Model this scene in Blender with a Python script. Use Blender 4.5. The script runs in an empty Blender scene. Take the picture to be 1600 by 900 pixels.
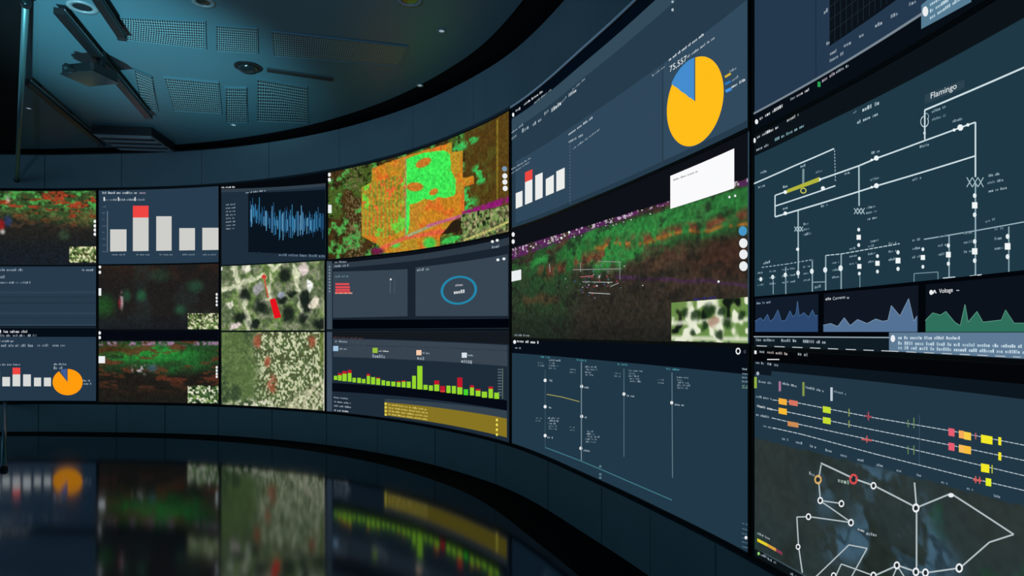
import bpy, math, random
import numpy as np
from mathutils import Vector, Matrix
random.seed(7)
SC = bpy.context.scene
COL = SC.collection
# ------------------------------------------------------------------ helpers
def lin(c):
    c = np.asarray(c, float) / 255.0
    c = np.clip(c, 0, 1)
    return np.where(c <= 0.04045, c / 12.92, ((c + 0.055) / 1.055) ** 2.4)

def material(name, rgb, rough=0.5, metal=0.0, spec=0.5, noise=0.0, scale=20.0, emit=None, estr=0.0, bump=0.0, coat=0.0):
    m = bpy.data.materials.new(name); m.use_nodes = True
    nt = m.node_tree; b = nt.nodes['Principled BSDF']
    c = tuple(lin(rgb)) + (1.0,)
    b.inputs['Base Color'].default_value = c
    b.inputs['Roughness'].default_value = rough
    b.inputs['Metallic'].default_value = metal
    b.inputs['Specular IOR Level'].default_value = spec
    b.inputs['Coat Weight'].default_value = coat
    b.inputs['Coat Roughness'].default_value = 0.1
    tc = nt.nodes.new('ShaderNodeTexCoord')
    nz = nt.nodes.new('ShaderNodeTexNoise'); nz.inputs['Scale'].default_value = scale
    nz.inputs['Detail'].default_value = 5
    nt.links.new(tc.outputs['Object'], nz.inputs['Vector'])
    if noise:
        mx = nt.nodes.new('ShaderNodeMixRGB'); mx.blend_type = 'MIX'
        mx.inputs['Color1'].default_value = tuple(v * (1 - noise) for v in c[:3]) + (1,)
        mx.inputs['Color2'].default_value = tuple(min(1, v * (1 + noise)) for v in c[:3]) + (1,)
        nt.links.new(nz.outputs['Fac'], mx.inputs['Fac'])
        nt.links.new(mx.outputs['Color'], b.inputs['Base Color'])
    if bump:
        bp = nt.nodes.new('ShaderNodeBump'); bp.inputs['Strength'].default_value = bump
        bp.inputs['Distance'].default_value = 0.004
        nt.links.new(nz.outputs['Fac'], bp.inputs['Height'])
        nt.links.new(bp.outputs['Normal'], b.inputs['Normal'])
    if emit is not None:
        b.inputs['Emission Color'].default_value = tuple(lin(emit)) + (1,)
        b.inputs['Emission Strength'].default_value = estr
    return m

def glow_material(name, sampled):
    m = bpy.data.materials.new(name); m.use_nodes = True
    nt = m.node_tree; nt.nodes.clear()
    out = nt.nodes.new('ShaderNodeOutputMaterial')
    em = nt.nodes.new('ShaderNodeEmission'); at = nt.nodes.new('ShaderNodeAttribute')
    at.attribute_name = 'pixels'
    nt.links.new(at.outputs['Color'], em.inputs['Color'])
    nt.links.new(em.outputs[0], out.inputs['Surface'])
    if not sampled: m.cycles.emission_sampling = 'NONE'
    return m

def mesh_obj(name, verts, faces, mat, parent=None, cols=None, smooth=False):
    me = bpy.data.meshes.new(name)
    me.from_pydata([tuple(v) for v in verts], [], faces)
    if cols is not None:
        a = me.color_attributes.new('pixels', 'FLOAT_COLOR', 'POINT')
        arr = np.ones((len(verts), 4), np.float32); arr[:, :3] = cols
        a.data.foreach_set('color', arr.ravel())
    if mat: me.materials.append(mat)
    if smooth:
        me.polygons.foreach_set('use_smooth', [True] * len(me.polygons))
    me.update()
    o = bpy.data.objects.new(name, me); COL.objects.link(o)
    if parent is not None:
        o.parent = parent
        if parent.parent is None: o.matrix_parent_inverse = Matrix.Translation(parent.location).inverted()
    return o

def thing(name, label, cat, loc, group=None):
    o = bpy.data.objects.new(name, None); COL.objects.link(o)
    o.empty_display_size = 0.1; o.location = loc
    o['label'] = label; o['category'] = cat
    if group: o['group'] = group
    return o

# ------------------------------------------------------------------ plan of the curved room (metres)
EYE = 1.476
HOR = 517.0
U = 0.006
CX, CY = -6.95, 1.395
_K = [(-60, 8.30), (-15, 8.30), (0, 8.29), (6, 8.26), (11, 8.21), (17, 8.15), (24, 8.155), (33.6, 8.30), (45, 8.31), (56.5, 8.26), (70, 8.15), (83, 7.98), (94, 7.97), (112, 8.0), (160, 8.0)]
_tk = np.array([k[0] for k in _K], float); _rk = np.array([k[1] for k in _K])
TH = np.linspace(-50, 150, 4001)
RR = np.interp(TH, _tk, _rk)
_w = np.hanning(181); _w /= _w.sum()
RR = np.convolve(np.pad(RR, 90, mode='edge'), _w, mode='valid')
_PX = CX + RR * np.cos(np.radians(TH)); _PY = CY + RR * np.sin(np.radians(TH))
SS = np.concatenate([[0], np.cumsum(np.hypot(np.diff(_PX), np.diff(_PY)))])
_ok = (_PY > 0.6)
_tx = np.where(_ok, 800 + 1000 * _PX / np.maximum(_PY, 0.6), 1e9)
_i0 = int(np.argmax(_ok))
_xs = _tx[_i0:][::-1]; _ths = TH[_i0:][::-1]
# bearing (as measured on the photograph) -> angle round the room's centre
_xm = np.maximum.accumulate(_xs)
def th_of(x): return np.interp(x, _xm, _ths)
def r_of(t): return np.interp(t, TH, RR)
def s_of(t): return np.interp(t, TH, SS)
def t_of_s(s): return np.interp(s, SS, TH)
def plan(t, off=0.0):
    r = r_of(t) - off
    return CX + r * np.cos(np.radians(t)), CY + r * np.sin(np.radians(t))
def at_wall(x, y, off=0.0):
    """point of the wall face seen in this direction on the photograph, 'off' metres in front of it"""
    t = th_of(np.asarray(x, float))
    _, Y0 = plan(t)
    X, Y = plan(t, off)
    h = (HOR - np.asarray(y, float)) / 1000.0 * Y0
    return np.stack([X, Y, h + EYE], -1)
def y_of(x, hu):
    """height hu (in units of U above the eye) along the wall -> photo row"""
    _, Y0 = plan(th_of(x)); return HOR - 1000.0 * hu * U / Y0
CEIL = 2.58
def at_ceil(x, y, drop=0.0):
    Y = CEIL * 1000.0 / (HOR - y); X = (x - 800) / 1000.0 * Y
    return Vector((X, Y, EYE + CEIL - drop))

# ------------------------------------------------------------------ materials
M_glow = glow_material('display_glow', True)
M_ink = glow_material('display_graphics', False)
M_bezel = material('bezel_black', (9, 12, 17), 0.45, spec=0.3, noise=0.2, scale=60)
M_house = material('housing_black', (16, 18, 22), 0.6, noise=0.2, scale=30)
M_highlight = material('pale_highlight', (205, 218, 230), 0.4, metal=0.0, noise=0.1, scale=80)  # pale colour standing in for light caught on the bezel rims
M_clad = material('dark_cladding', (86, 108, 117), 0.42, spec=0.35, noise=0.12, scale=3, bump=0.05)
M_back = material('recess_black', (8, 9, 11), 0.8, noise=0.2, scale=10)
M_trench = material('matte_black_floor_edge', (5, 6, 9), 0.85, spec=0.1, noise=0.2, scale=8)
M_rail = material('rail_black', (10, 13, 17), 0.4, noise=0.2, scale=30)
M_steel = material('satin_steel', (84, 122, 130), 0.35, metal=0.7, noise=0.08, scale=40)
M_ringl = material('downlight_ring', (96, 110, 118), 0.4, noise=0.05, scale=40)
M_lens = material('lens_dark', (20, 26, 30), 0.15, noise=0.05, scale=40)
M_grille = material('diffuser_grey', (95, 110, 120), 0.5, noise=0.1, scale=30)
M_slot = material('slot_frame', (34, 48, 56), 0.5, noise=0.1, scale=20)
M_dim = material('dim_lamp', (200, 210, 215), 0.4, emit=(190, 210, 215), estr=0.45)

def floor_material():
    m = bpy.data.materials.new('polished_dark_floor'); m.use_nodes = True
    nt = m.node_tree; nt.nodes.clear()
    out = nt.nodes.new('ShaderNodeOutputMaterial'); mix = nt.nodes.new('ShaderNodeMixShader')
    d = nt.nodes.new('ShaderNodeBsdfDiffuse'); g = nt.nodes.new('ShaderNodeBsdfGlossy')
    tc = nt.nodes.new('ShaderNodeTexCoord'); nz = nt.nodes.new('ShaderNodeTexNoise'); nz.inputs['Scale'].default_value = 1.3
    nt.links.new(tc.outputs['Object'], nz.inputs['Vector'])
    rmp = nt.nodes.new('ShaderNodeMapRange'); rmp.inputs['To Min'].default_value = 0.075; rmp.inputs['To Max'].default_value = 0.11
    nt.links.new(nz.outputs['Fac'], rmp.inputs['Value']); nt.links.new(rmp.outputs[0], g.inputs['Roughness'])
    d.inputs['Color'].default_value = tuple(lin((24, 34, 46))) + (1,)
    g.inputs['Color'].default_value = (0.80, 0.88, 0.95, 1)
    fr = nt.nodes.new('ShaderNodeFresnel'); fr.inputs['IOR'].default_value = 1.55
    ma = nt.nodes.new('ShaderNodeMath'); ma.operation = 'MULTIPLY_ADD'; ma.inputs[1].default_value = 0.75; ma.inputs[2].default_value = 0.15
    nt.links.new(fr.outputs[0], ma.inputs[0]); nt.links.new(ma.outputs[0], mix.inputs['Fac'])
    nt.links.new(d.outputs[0], mix.inputs[1]); nt.links.new(g.outputs[0], mix.inputs[2])
    nt.links.new(mix.outputs[0], out.inputs['Surface'])
    return m
M_floor = floor_material()
M_ceil = material('ceiling_lacquer', (58, 88, 100), 0.42, spec=0.3, noise=0.10, scale=0.8)
M_ceil_shade = material('ceiling_shade_black', (6, 8, 11), 0.8, spec=0.1, noise=0.2, scale=6)  # near-black that puts shade into the ceiling's colour

def perforated_material():
    m = bpy.data.materials.new('perforated_plate'); m.use_nodes = True
    nt = m.node_tree; b = nt.nodes['Principled BSDF']; b.inputs['Roughness'].default_value = 0.45
    uv = nt.nodes.new('ShaderNodeUVMap'); uv.uv_map = 'UVMap'
    fr = nt.nodes.new('ShaderNodeVectorMath'); fr.operation = 'FRACTION'
    sb = nt.nodes.new('ShaderNodeVectorMath'); sb.operation = 'SUBTRACT'; sb.inputs[1].default_value = (0.5, 0.5, 0)
    ln = nt.nodes.new('ShaderNodeVectorMath'); ln.operation = 'LENGTH'
    ramp = nt.nodes.new('ShaderNodeValToRGB')
    ramp.color_ramp.elements[0].position = 0.36; ramp.color_ramp.elements[1].position = 0.42
    ramp.color_ramp.elements[0].color = tuple(lin((10, 13, 18))) + (1,)
    ramp.color_ramp.elements[1].color = tuple(lin((92, 122, 132))) + (1,)
    nt.links.new(uv.outputs[0], fr.inputs[0]); nt.links.new(fr.outputs[0], sb.inputs[0]); nt.links.new(sb.outputs[0], ln.inputs[0])
    nt.links.new(ln.outputs['Value'], ramp.inputs['Fac']); nt.links.new(ramp.outputs['Color'], b.inputs['Base Color'])
    return m
M_perf = perforated_material()

# ------------------------------------------------------------------ room shell
def strip(name, t0, t1, profile, mat, n=160, seams=(), groove=0.012, gw=0.0016, parent=None, close=True):
    """sweep a closed profile [(off, height)] along the wall; seams are angles where a narrow groove is cut in"""
    ts = [(t, 0) for t in np.linspace(t0, t1, n)]
    for sx in seams:
        w = math.degrees(0.006 / 8.2)
        ts += [(sx - w - 1e-3, 0), (sx - w, 1), (sx + w, 1), (sx + w + 1e-3, 0)]
    ts.sort()
    verts, faces = [], []
    k = len(profile)
    for t, gr in ts:
        for off, h in profile:
            x, y = plan(t, off - (groove if (gr and off > -0.02) else 0)); verts.append((x, y, h))
    for i in range(len(ts) - 1):
        for j in range(k if close else k - 1):
            a = i * k + j; b = i * k + (j + 1) % k
            faces.append((a, b, b + k, a + k))
    if close:
        faces.append(tuple(range(k))); faces.append(tuple(range(len(verts) - 1, len(verts) - 1 - k, -1)))
    return mesh_obj(name, verts, faces, mat, parent)

HB, HT = -174 * U + EYE, 343 * U + EYE          # bottom and top of the screen array
TL, TR = 118.0, -30.0
ceil_z = EYE + CEIL
o = strip('wall_front', TR, TL, [(-0.14, -0.02), (-0.14, ceil_z + 0.3), (-0.26, ceil_z + 0.3), (-0.26, -0.02)], M_back); o['kind'] = 'structure'
seam_lo = [float(th_of(x)) for x in (-60, 60, 182, 258, 341, 425, 510, 590, 680, 775, 856, 940, 1016, 1118, 1235, 1390)]
seam_hi = [float(th_of(x)) for x in (-40, 70, 190, 315, 420, 530, 645, 740, 832, 921, 1010)]
o = strip('trim_1', TR, TL, [(0.0, 0.0), (0.0, HB - 0.030), (-0.13, HB - 0.030), (-0.13, 0.0)], M_clad, seams=seam_lo); o['kind'] = 'structure'
o = strip('trim_2', TR, TL, [(0.0, HT + 0.03), (0.0, ceil_z - 0.005), (-0.13, ceil_z - 0.005), (-0.13, HT + 0.03)], M_clad, seams=seam_hi); o['kind'] = 'structure'
for nm, ta, tb in (('trim_6', float(th_of(-70)) + .25, TL), ('trim_7', TR, float(th_of(1760)) - .25)):
    o = strip(nm, ta, tb, [(0.0, HB - 0.02), (0.0, HT + 0.02), (-0.13, HT + 0.02), (-0.13, HB - 0.02)], M_clad, n=60); o['kind'] = 'structure'
# floor: polished disc, with a matte black strip where it meets the wall
def disc(name, off, z, mat, n=220, thick=0.05, up=True):
    ts = np.linspace(TR, TL, n)
    ring = [(*plan(t, off), z) for t in ts]
    # the rest of the room's round plan, behind the camera
    for t in np.linspace(TL, TR + 360, 60)[1:-1]:
        r = 8.1 - off; ring.append((CX + r * math.cos(math.radians(t)), CY + r * math.sin(math.radians(t)), z))
    k = len(ring); d = -thick if up else thick
    verts = ring + [(x, y, z + d) for x, y, z in ring]
    faces = [tuple(range(k)), tuple(range(2 * k - 1, k - 1, -1))] + [(i, (i + 1) % k, k + (i + 1) % k, k + i) for i in range(k)]
    return mesh_obj(name, verts, faces, mat)
o = disc('floor', 0.40, 0.0, M_floor); o['kind'] = 'structure'
o = strip('trim_3', TR, TL, [(-0.14, 0.0), (0.40, 0.0), (0.40, -0.05), (-0.14, -0.05)], M_trench, n=220); o['kind'] = 'structure'
o = disc('ceiling', 0.30, ceil_z, M_ceil, up=False); o['kind'] = 'structure'
o = strip('trim_4', TR, TL, [(-0.14, ceil_z + 0.06), (0.30, ceil_z + 0.06), (0.30, ceil_z + 0.10), (-0.14, ceil_z + 0.10)], M_ceil_shade, n=220); o['kind'] = 'structure'  # shade along the ceiling edge, painted as a matt black ring

# ------------------------------------------------------------------ screens
def along(x, y):
    """photo direction -> (metres along the wall, height above the floor)"""
    t = th_of(np.asarray(x, float)); _, Y0 = plan(t)
    return s_of(t), (HOR - np.asarray(y, float)) / 1000.0 * Y0 + EYE
class Ink:
    """graphics of one kind on one screen, as one mesh lying on the display"""
    def __init__(s, level=1): s.bits = []; s.level = level
    def _put(s, S, H, faces, col, off_level=None):
        """S: metres along the wall, H: height"""
        off = 0.0022 * (s.level if off_level is None else off_level)
        X, Y = plan(t_of_s(np.asarray(S, float)), off); cc = np.asarray(col, float)
        if cc.ndim == 1: cc = np.repeat(cc[None], len(X), 0)
        s.bits.append((np.stack([X, Y, np.asarray(H, float)], -1), list(faces), lin(cc)))
    def _add(s, pts, faces, col, level=None):
        pts = np.asarray(pts, float); S, H = along(pts[:, 0], pts[:, 1]); s._put(S, H, faces, col, level)
    def quad(s, a, b, c, d, col, level=None):
        """a b along one side, d c along the other; cut into columns so that it follows the curve"""
        S, H = along(*np.array([a, b, c, d], float).T)
        n = max(1, int(math.ceil(max(abs(S[1] - S[0]), abs(S[2] - S[3])) / 0.1)))
        k = np.linspace(0, 1, n + 1)
        SS_ = np.stack([S[0] + (S[1] - S[0]) * k, S[3] + (S[2] - S[3]) * k], -1).ravel()
        HH_ = np.stack([H[0] + (H[1] - H[0]) * k, H[3] + (H[2] - H[3]) * k], -1).ravel()
        s._put(SS_, HH_, [(2 * i, 2 * i + 2, 2 * i + 3, 2 * i + 1) for i in range(n)], col, level); return s
    def clusters(s):
        """the separate pieces of this drawing: bits that lie close together make one piece"""
        n = len(s.bits); lo = np.array([b[0].min(0) for b in s.bits]); hi = np.array([b[0].max(0) for b in s.bits]); sz = (hi - lo).max(1)
        gap = np.maximum(0, np.maximum(lo[:, None] - hi[None], lo[None] - hi[:, None])); near = np.sqrt((gap ** 2).sum(2)) <= np.maximum(0.0195, 0.49 * np.maximum(sz[:, None], sz[None]))
        lab = np.arange(n)
        while True:
            new = np.where(near, lab[None, :], n).min(1)
            if (new == lab).all(): break
            lab = new
        return [[s.bits[i] for i in np.nonzero(lab == l)[0]] for l in np.unique(lab)]
    def rect(s, x0, y0, x1, y1, col, level=None):
        return s.quad((x0, y0), (x1, y0), (x1, y1), (x0, y1), col, level)
    def line(s, pts, w, col, level=None):
        for (x0, y0), (x1, y1) in zip(pts[:-1], pts[1:]):
            dx, dy = x1 - x0, y1 - y0; L = math.hypot(dx, dy) or 1
            nx, ny = -dy / L * w / 2, dx / L * w / 2
            s.quad((x0 - nx, y0 - ny), (x1 - nx, y1 - ny), (x1 + nx, y1 + ny), (x0 + nx, y0 + ny), col, level)
        return s
    def dash(s, pts, w, col, on=3, gap=2, level=None):
        for (x0, y0), (x1, y1) in zip(pts[:-1], pts[1:]):
            L = math.hypot(x1 - x0, y1 - y0); p = 0
            while p < L:
                q = min(L, p + on); s.line([(x0 + (x1 - x0) * p / L, y0 + (y1 - y0) * p / L), (x0 + (x1 - x0) * q / L, y0 + (y1 - y0) * q / L)], w, col, level); p += on + gap
        return s
    def disc(s, cx, cy, rx, ry, col, n=20, a0=0, a1=360, shear=0.0, level=None, rin=0.0):
        full = abs(a1 - a0) >= 359.9
        rings = [rin] + [rin + (1 - rin) * (k + 1) / 3 for k in range(3)] if rx > 15 else [rin, 1.0]
        pts = []; m = n + 1
        for q in rings:
            for i in range(m):
                a = math.radians(a0 + (a1 - a0) * i / n)
                x = rx * q * math.cos(a); pts.append((cx + x, cy - ry * q * math.sin(a) + shear * x))
        f = []
        for k in range(len(rings) - 1):
            for i in range(n): f.append((k * m + i, k * m + i + 1, (k + 1) * m + i + 1, (k + 1) * m + i))
        s._add(pts, f, col, level); return s
    def ring(s, cx, cy, rx, ry, w, col, n=28, shear=0.0, a0=0, a1=360, level=None):
        return s.disc(cx, cy, rx, ry, col, n, a0, a1, shear, level, rin=1 - w / max(rx, ry))
    def text(s, x0, y0, x1, y1, h, col, level=None, bg=(40, 62, 78), h1=None, dim=0.55):
        """a line of small illegible writing from (x0,y0) to (x1,y1) along its foot, h tall"""
        h1 = h if h1 is None else h1
        L = math.hypot(x1 - x0, y1 - y0); cw = max(1.6, 0.62 * (h + h1) / 2); n = max(1, int(L / cw)); gap = random.randint(3, 7)
        col = np.array(col, float); bg = np.array(bg, float)
        for i in range(n):
            gap -= 1
            if gap == 0: gap = random.randint(3, 8); continue
            k0, k1 = (i + 0.08) / n, (i + 0.80) / n
            hh = (h + (h1 - h) * k0) * random.choice((0.7, 0.7, 1.0)); m = dim + (1 - dim) * random.random()
            a = (x0 + (x1 - x0) * k0, y0 + (y1 - y0) * k0); b = (x0 + (x1 - x0) * k1, y0 + (y1 - y0) * k1)
            s.quad(a, b, (b[0], b[1] - hh), (a[0], a[1] - hh), bg + (col - bg) * m, level)
        return s
    def words(s, string, x0, y0, x1, y1, h, col, level=None):
        """real lettering: the string fitted between two points of its foot line"""
        cu = bpy.data.curves.new('lettering', 'FONT'); cu.body = string
        ob = bpy.data.objects.new('lettering', cu); COL.objects.link(ob)
        dg = bpy.context.evaluated_depsgraph_get(); me = ob.evaluated_get(dg).to_mesh()
        vs = np.array([v.co[:2] for v in me.vertices]); fs = [tuple(p.vertices) for p in me.polygons]
        ob.evaluated_get(dg).to_mesh_clear(); bpy.data.objects.remove(ob); bpy.data.curves.remove(cu)
        lo, hi = vs.min(0), vs.max(0); u = (vs[:, 0] - lo[0]) / (hi[0] - lo[0]); v = vs[:, 1] / max(hi[1], 1e-6)
        pts = np.stack([x0 + (x1 - x0) * u, y0 + (y1 - y0) * u - v * h], -1)
        s._add(pts, fs, col, level); return s
    def area(s, top, base, col, level=None, edge=None):
        """area chart: top = [(x,y)...], base = function of x"""
        pts, f = [], []
        xs = np.linspace(top[0][0], top[-1][0], 2 + int(abs(top[-1][0] - top[0][0]) / 6))
        xs = np.unique(np.concatenate([xs, [p[0] for p in top]]))
        ys = np.interp(xs, [p[0] for p in top], [p[1] for p in top])
        for x, y in zip(xs, ys): pts += [(x, y), (x, base(x))]
        f = [(2 * i, 2 * i + 2, 2 * i + 3, 2 * i + 1) for i in range(len(xs) - 1)]
        s._add(pts, f, col, level)
        if edge is not None: s.line(top, 1.0, edge, (s.level if level is None else level) + 0.5)
        return s

class Screen:
    def __init__(s, label, x0, x1, ht, hb, paint=(30, 40, 50), nx=None, ny=None, edge=False):
        """x0,x1: sides of the lit face; ht,hb: top and bottom in units of U from eye level"""
        t0, t1 = float(th_of(x0)), float(th_of(x1)); s.x0, s.x1, s.ht, s.hb = x0, x1, ht, hb
        zt, zb = ht * U + EYE, hb * U + EYE
        tm = (t0 + t1) / 2; X, Y = plan(tm, 0.0)
        s.root = thing('display_screen', label, 'screen', (float(X), float(Y), zb))
        bw = math.degrees(0.012 / 8.2); bh = 0.0085
        n = max(6, int(abs(float(s_of(t0)) - float(s_of(t1))) / 0.08))
        # housing: the cabinet behind the face
        strip('housing', min(t0, t1) - bw, max(t0, t1) + bw, [(-0.012, zb - bh), (-0.012, zt + bh), (-0.10, zt + bh), (-0.10, zb - bh)], M_house, n=n + 2, parent=s.root)
        # bezel: a frame standing a little proud of the face
        ts = np.linspace(min(t0, t1), max(t0, t1), n + 1); A, B = ts[0] - bw, ts[-1] + bw
        tt = [A] + list(ts) + [B]; hs = [zb - bh, zb, zt, zt + bh]; v = []; f = []
        for off in (0.008, -0.012):
            for t in tt:
                for h in hs: v.append((*plan(t, off), h))
        N = len(tt); idx = lambda l, i, j: l * N * 4 + i * 4 + j
        for l in (0, 1):
            for i in range(N - 1):
                for j in range(3):
                    if j == 1 and 0 < i < N - 2: continue
                    f.append((idx(l, i, j), idx(l, i + 1, j), idx(l, i + 1, j + 1), idx(l, i, j + 1)))
        for i in range(N - 1):
            f.append((idx(0, i, 0), idx(0, i + 1, 0), idx(1, i + 1, 0), idx(1, i, 0))); f.append((idx(0, i, 3), idx(0, i + 1, 3), idx(1, i + 1, 3), idx(1, i, 3)))
            if 0 < i < N - 2:
                for j in (1, 2): f.append((idx(0, i, j), idx(0, i + 1, j), idx(1, i + 1, j), idx(1, i, j)))
        for i in (0, N - 1):
            for j in range(3): f.append((idx(0, i, j), idx(0, i, j + 1), idx(1, i, j + 1), idx(1, i, j)))
        for i in (1, N - 2): f.append((idx(0, i, 1), idx(0, i, 2), idx(1, i, 2), idx(1, i, 1)))
        mesh_obj('bezel', v, f, M_bezel, s.root)
        if edge:
            e = strip('bezel_highlight', A, B, [(0.006, zt + bh), (0.016, zt + bh), (0.016, zt + bh + 0.016), (0.006, zt + bh + 0.016)], M_highlight, n=n + 2, parent=s.root)  # rim highlight built as a pale strip
            e['label'] = 'thin painted highlight along the top of the screen'
        # the lit face
        nx = nx or n; ny = ny or 6
        tg = t_of_s(np.linspace(float(s_of(t0)), float(s_of(t1)), nx + 1)); hg = np.linspace(zt, zb, ny + 1)
        T, H = np.meshgrid(tg, hg)
        Xg, Yg = plan(T)
        px = 800 + 1000 * Xg / Yg; py = HOR - 1000 * (H - EYE) / Yg
        if callable(paint): c = paint(px.ravel(), py.ravel(), s_of(T).ravel(), H.ravel())
        else: c = np.repeat(np.array([paint], float), T.size, 0)
        verts = np.stack([Xg, Yg, H], -1).reshape(-1, 3)
        f = [(j * (nx + 1) + i, j * (nx + 1) + i + 1, (j + 1) * (nx + 1) + i + 1, (j + 1) * (nx + 1) + i) for j in range(ny) for i in range(nx)]
        s.face = mesh_obj('display', verts, f, M_glow, s.root, cols=lin(c))
    def put(s, name, ink, label=None, whole=False):
        for bits in ([ink.bits] if whole else ink.clusters()):
            v = np.concatenate([q[0] for q in bits]); c = np.concatenate([q[2] for q in bits]); f = []; base = 0
            for q in bits:
                f += [tuple(base + i for i in k) for k in q[1]]; base += len(q[0])
            o = mesh_obj(name, v, f, M_ink, None, cols=c)
            o.parent = s.face        # the face's own frame is the world's
            if label: o['label'] = label
        return o
    def top(s, x, d=0): return y_of(x, s.ht) + d
    def bot(s, x, d=0): return y_of(x, s.hb) + d

# ------------------------------------------------------------------ pictures painted on the lit faces
def hashn(ix, iy, seed):
    h = (ix.astype(np.int64) * 374761393 + iy.astype(np.int64) * 668265263 + seed * 974634777) & 0x7fffffff
    h = ((h ^ (h >> 13)) * 1274126177) & 0x7fffffff
    return ((h ^ (h >> 16)) & 0xffff) / 65535.0
def vn(x, y, sc, seed):
    x = x / sc; y = y / sc; ix = np.floor(x); iy = np.floor(y); fx = x - ix; fy = y - iy
    fx = fx * fx * (3 - 2 * fx); fy = fy * fy * (3 - 2 * fy)
    a = hashn(ix, iy, seed); b = hashn(ix + 1, iy, seed); c = hashn(ix, iy + 1, seed); d = hashn(ix + 1, iy + 1, seed)
    return (a + (b - a) * fx) * (1 - fy) + (c + (d - c) * fx) * fy
def fbm(x, y, sc, seed, o=4):
    r = 0; a = 1; t = 0
    for k in range(o): r = r + a * vn(x, y, sc / 2 ** k, seed + k * 17); t += a; a *= 0.55
    return r / t
def mixc(c, col, m):
    m = np.clip(m, 0, 1)[:, None]; return c * (1 - m) + np.asarray(col, float) * m
def sm(a, b, x):
    t = np.clip((x - a) / (b - a), 0, 1); return t * t * (3 - 2 * t)
def inpoly(x, y, poly):
    r = np.zeros(x.shape, bool); n = len(poly)
    for i in range(n):
        (x0, y0), (x1, y1) = poly[i], poly[(i + 1) % n]
        if y0 == y1: continue
        c = ((y0 > y) != (y1 > y)) & (x < (x1 - x0) * (y - y0) / (y1 - y0) + x0); r ^= c
    return r.astype(float)
def seg(x, y, pts, w, soft=1.0):
    d = np.full(x.shape, 1e9)
    for (x0, y0), (x1, y1) in zip(pts[:-1], pts[1:]):
        dx, dy = x1 - x0, y1 - y0; t = np.clip(((x - x0) * dx + (y - y0) * dy) / (dx * dx + dy * dy), 0, 1)
        d = np.minimum(d, np.hypot(x - x0 - t * dx, y - y0 - t * dy))
    return 1 - sm(w / 2 - soft / 2, w / 2 + soft, d)
def ell(x, y, cx, cy, rx, ry, soft=0.3, shear=0.0):
    d = np.hypot((x - cx) / rx, (y - cy - shear * (x - cx)) / ry); return 1 - sm(1 - soft, 1 + soft, d)
def grain(c, s, h, amt, sc=.03, seed=500):
    g = fbm(s, h, sc, seed, 2); return np.clip(c * (1 + amt * 2.4 * (g - .48))[:, None], 0, 255)
def spect(x, y, s, h, sc, seed, lo=(45, 65, 40), hi=(205, 210, 165), extra=0.5):
    """an aerial view of streets, roofs and trees"""
    n = fbm(s, h, sc * .6, seed, 3); k = fbm(s, h, sc * 0.3, seed + 5, 2)
    c = np.repeat(np.array([lo], float), len(x), 0)
    c = mixc(c, (110, 140, 75), sm(0.40, 0.58, n)); c = mixc(c, hi, sm(0.56, 0.70, k) * extra * 1.5)
    c = mixc(c, (18, 26, 20), sm(0.60, 0.74, 1 - k)); return c

def paint_a1(x, y, s, h):
    n = fbm(s, h * 1.7, 0.10, 3); m = fbm(s * 0.6, h * 2.4, 0.12, 9); k = fbm(s, h, 0.05, 21)
    c = np.repeat(np.array([(34, 34, 32)], float), len(x), 0)
    c = mixc(c, (24, 30, 36), sm(360, 400, y))
    band = sm(292, 302, y) * (1 - sm(322 + 0.12 * x, 345 + 0.12 * x, y + 25 * (n - .5)))
    c = mixc(c, (60, 90, 45), band * 0.8)
    c = mixc(c, (70, 150, 70), band * sm(0.48, 0.62, n)); c = mixc(c, (150, 60, 35), band * sm(0.55, 0.68, m))
    c = mixc(c, (25, 30, 20), band * sm(0.58, 0.75, k) * 0.8)
    mid = sm(320, 335, y) * (1 - sm(345, 365, y)); c = mixc(c, (95, 70, 45), mid * 0.7 * sm(0.4, 0.7, n))
    c = mixc(c, (60, 90, 60), ell(x, y, 100, 367, 9, 8, .6) * 0.5)
    c = mixc(c, (110, 40, 75), (1 - sm(292, 299, y)) * sm(.35, .6, m)); c = mixc(c, (45, 60, 110), ell(x, y, 12, 345, 6, 8, .6) * .7)
    c = mixc(c, (130, 30, 30), ell(x, y, 2, 352, 5, 9, .5)); c = mixc(c, (190, 190, 180), ell(x, y, 4, 362, 4, 4, .5) * .8)
    c = mixc(c, (160, 165, 140), ell(x, y, 12, 317, 4, 10, .8) * sm(.45, .6, k))
    ins = ((x > 109) & (x < 151) & (y > 385) & (y < 410)).astype(float)[:, None]
    c = grain(c, s, h, 0.25, .022, 77)
    return c * (1 - ins) + ins * spect(x, y, s, h, .09, 5, (90, 100, 55), (225, 225, 180), .9)
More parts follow.
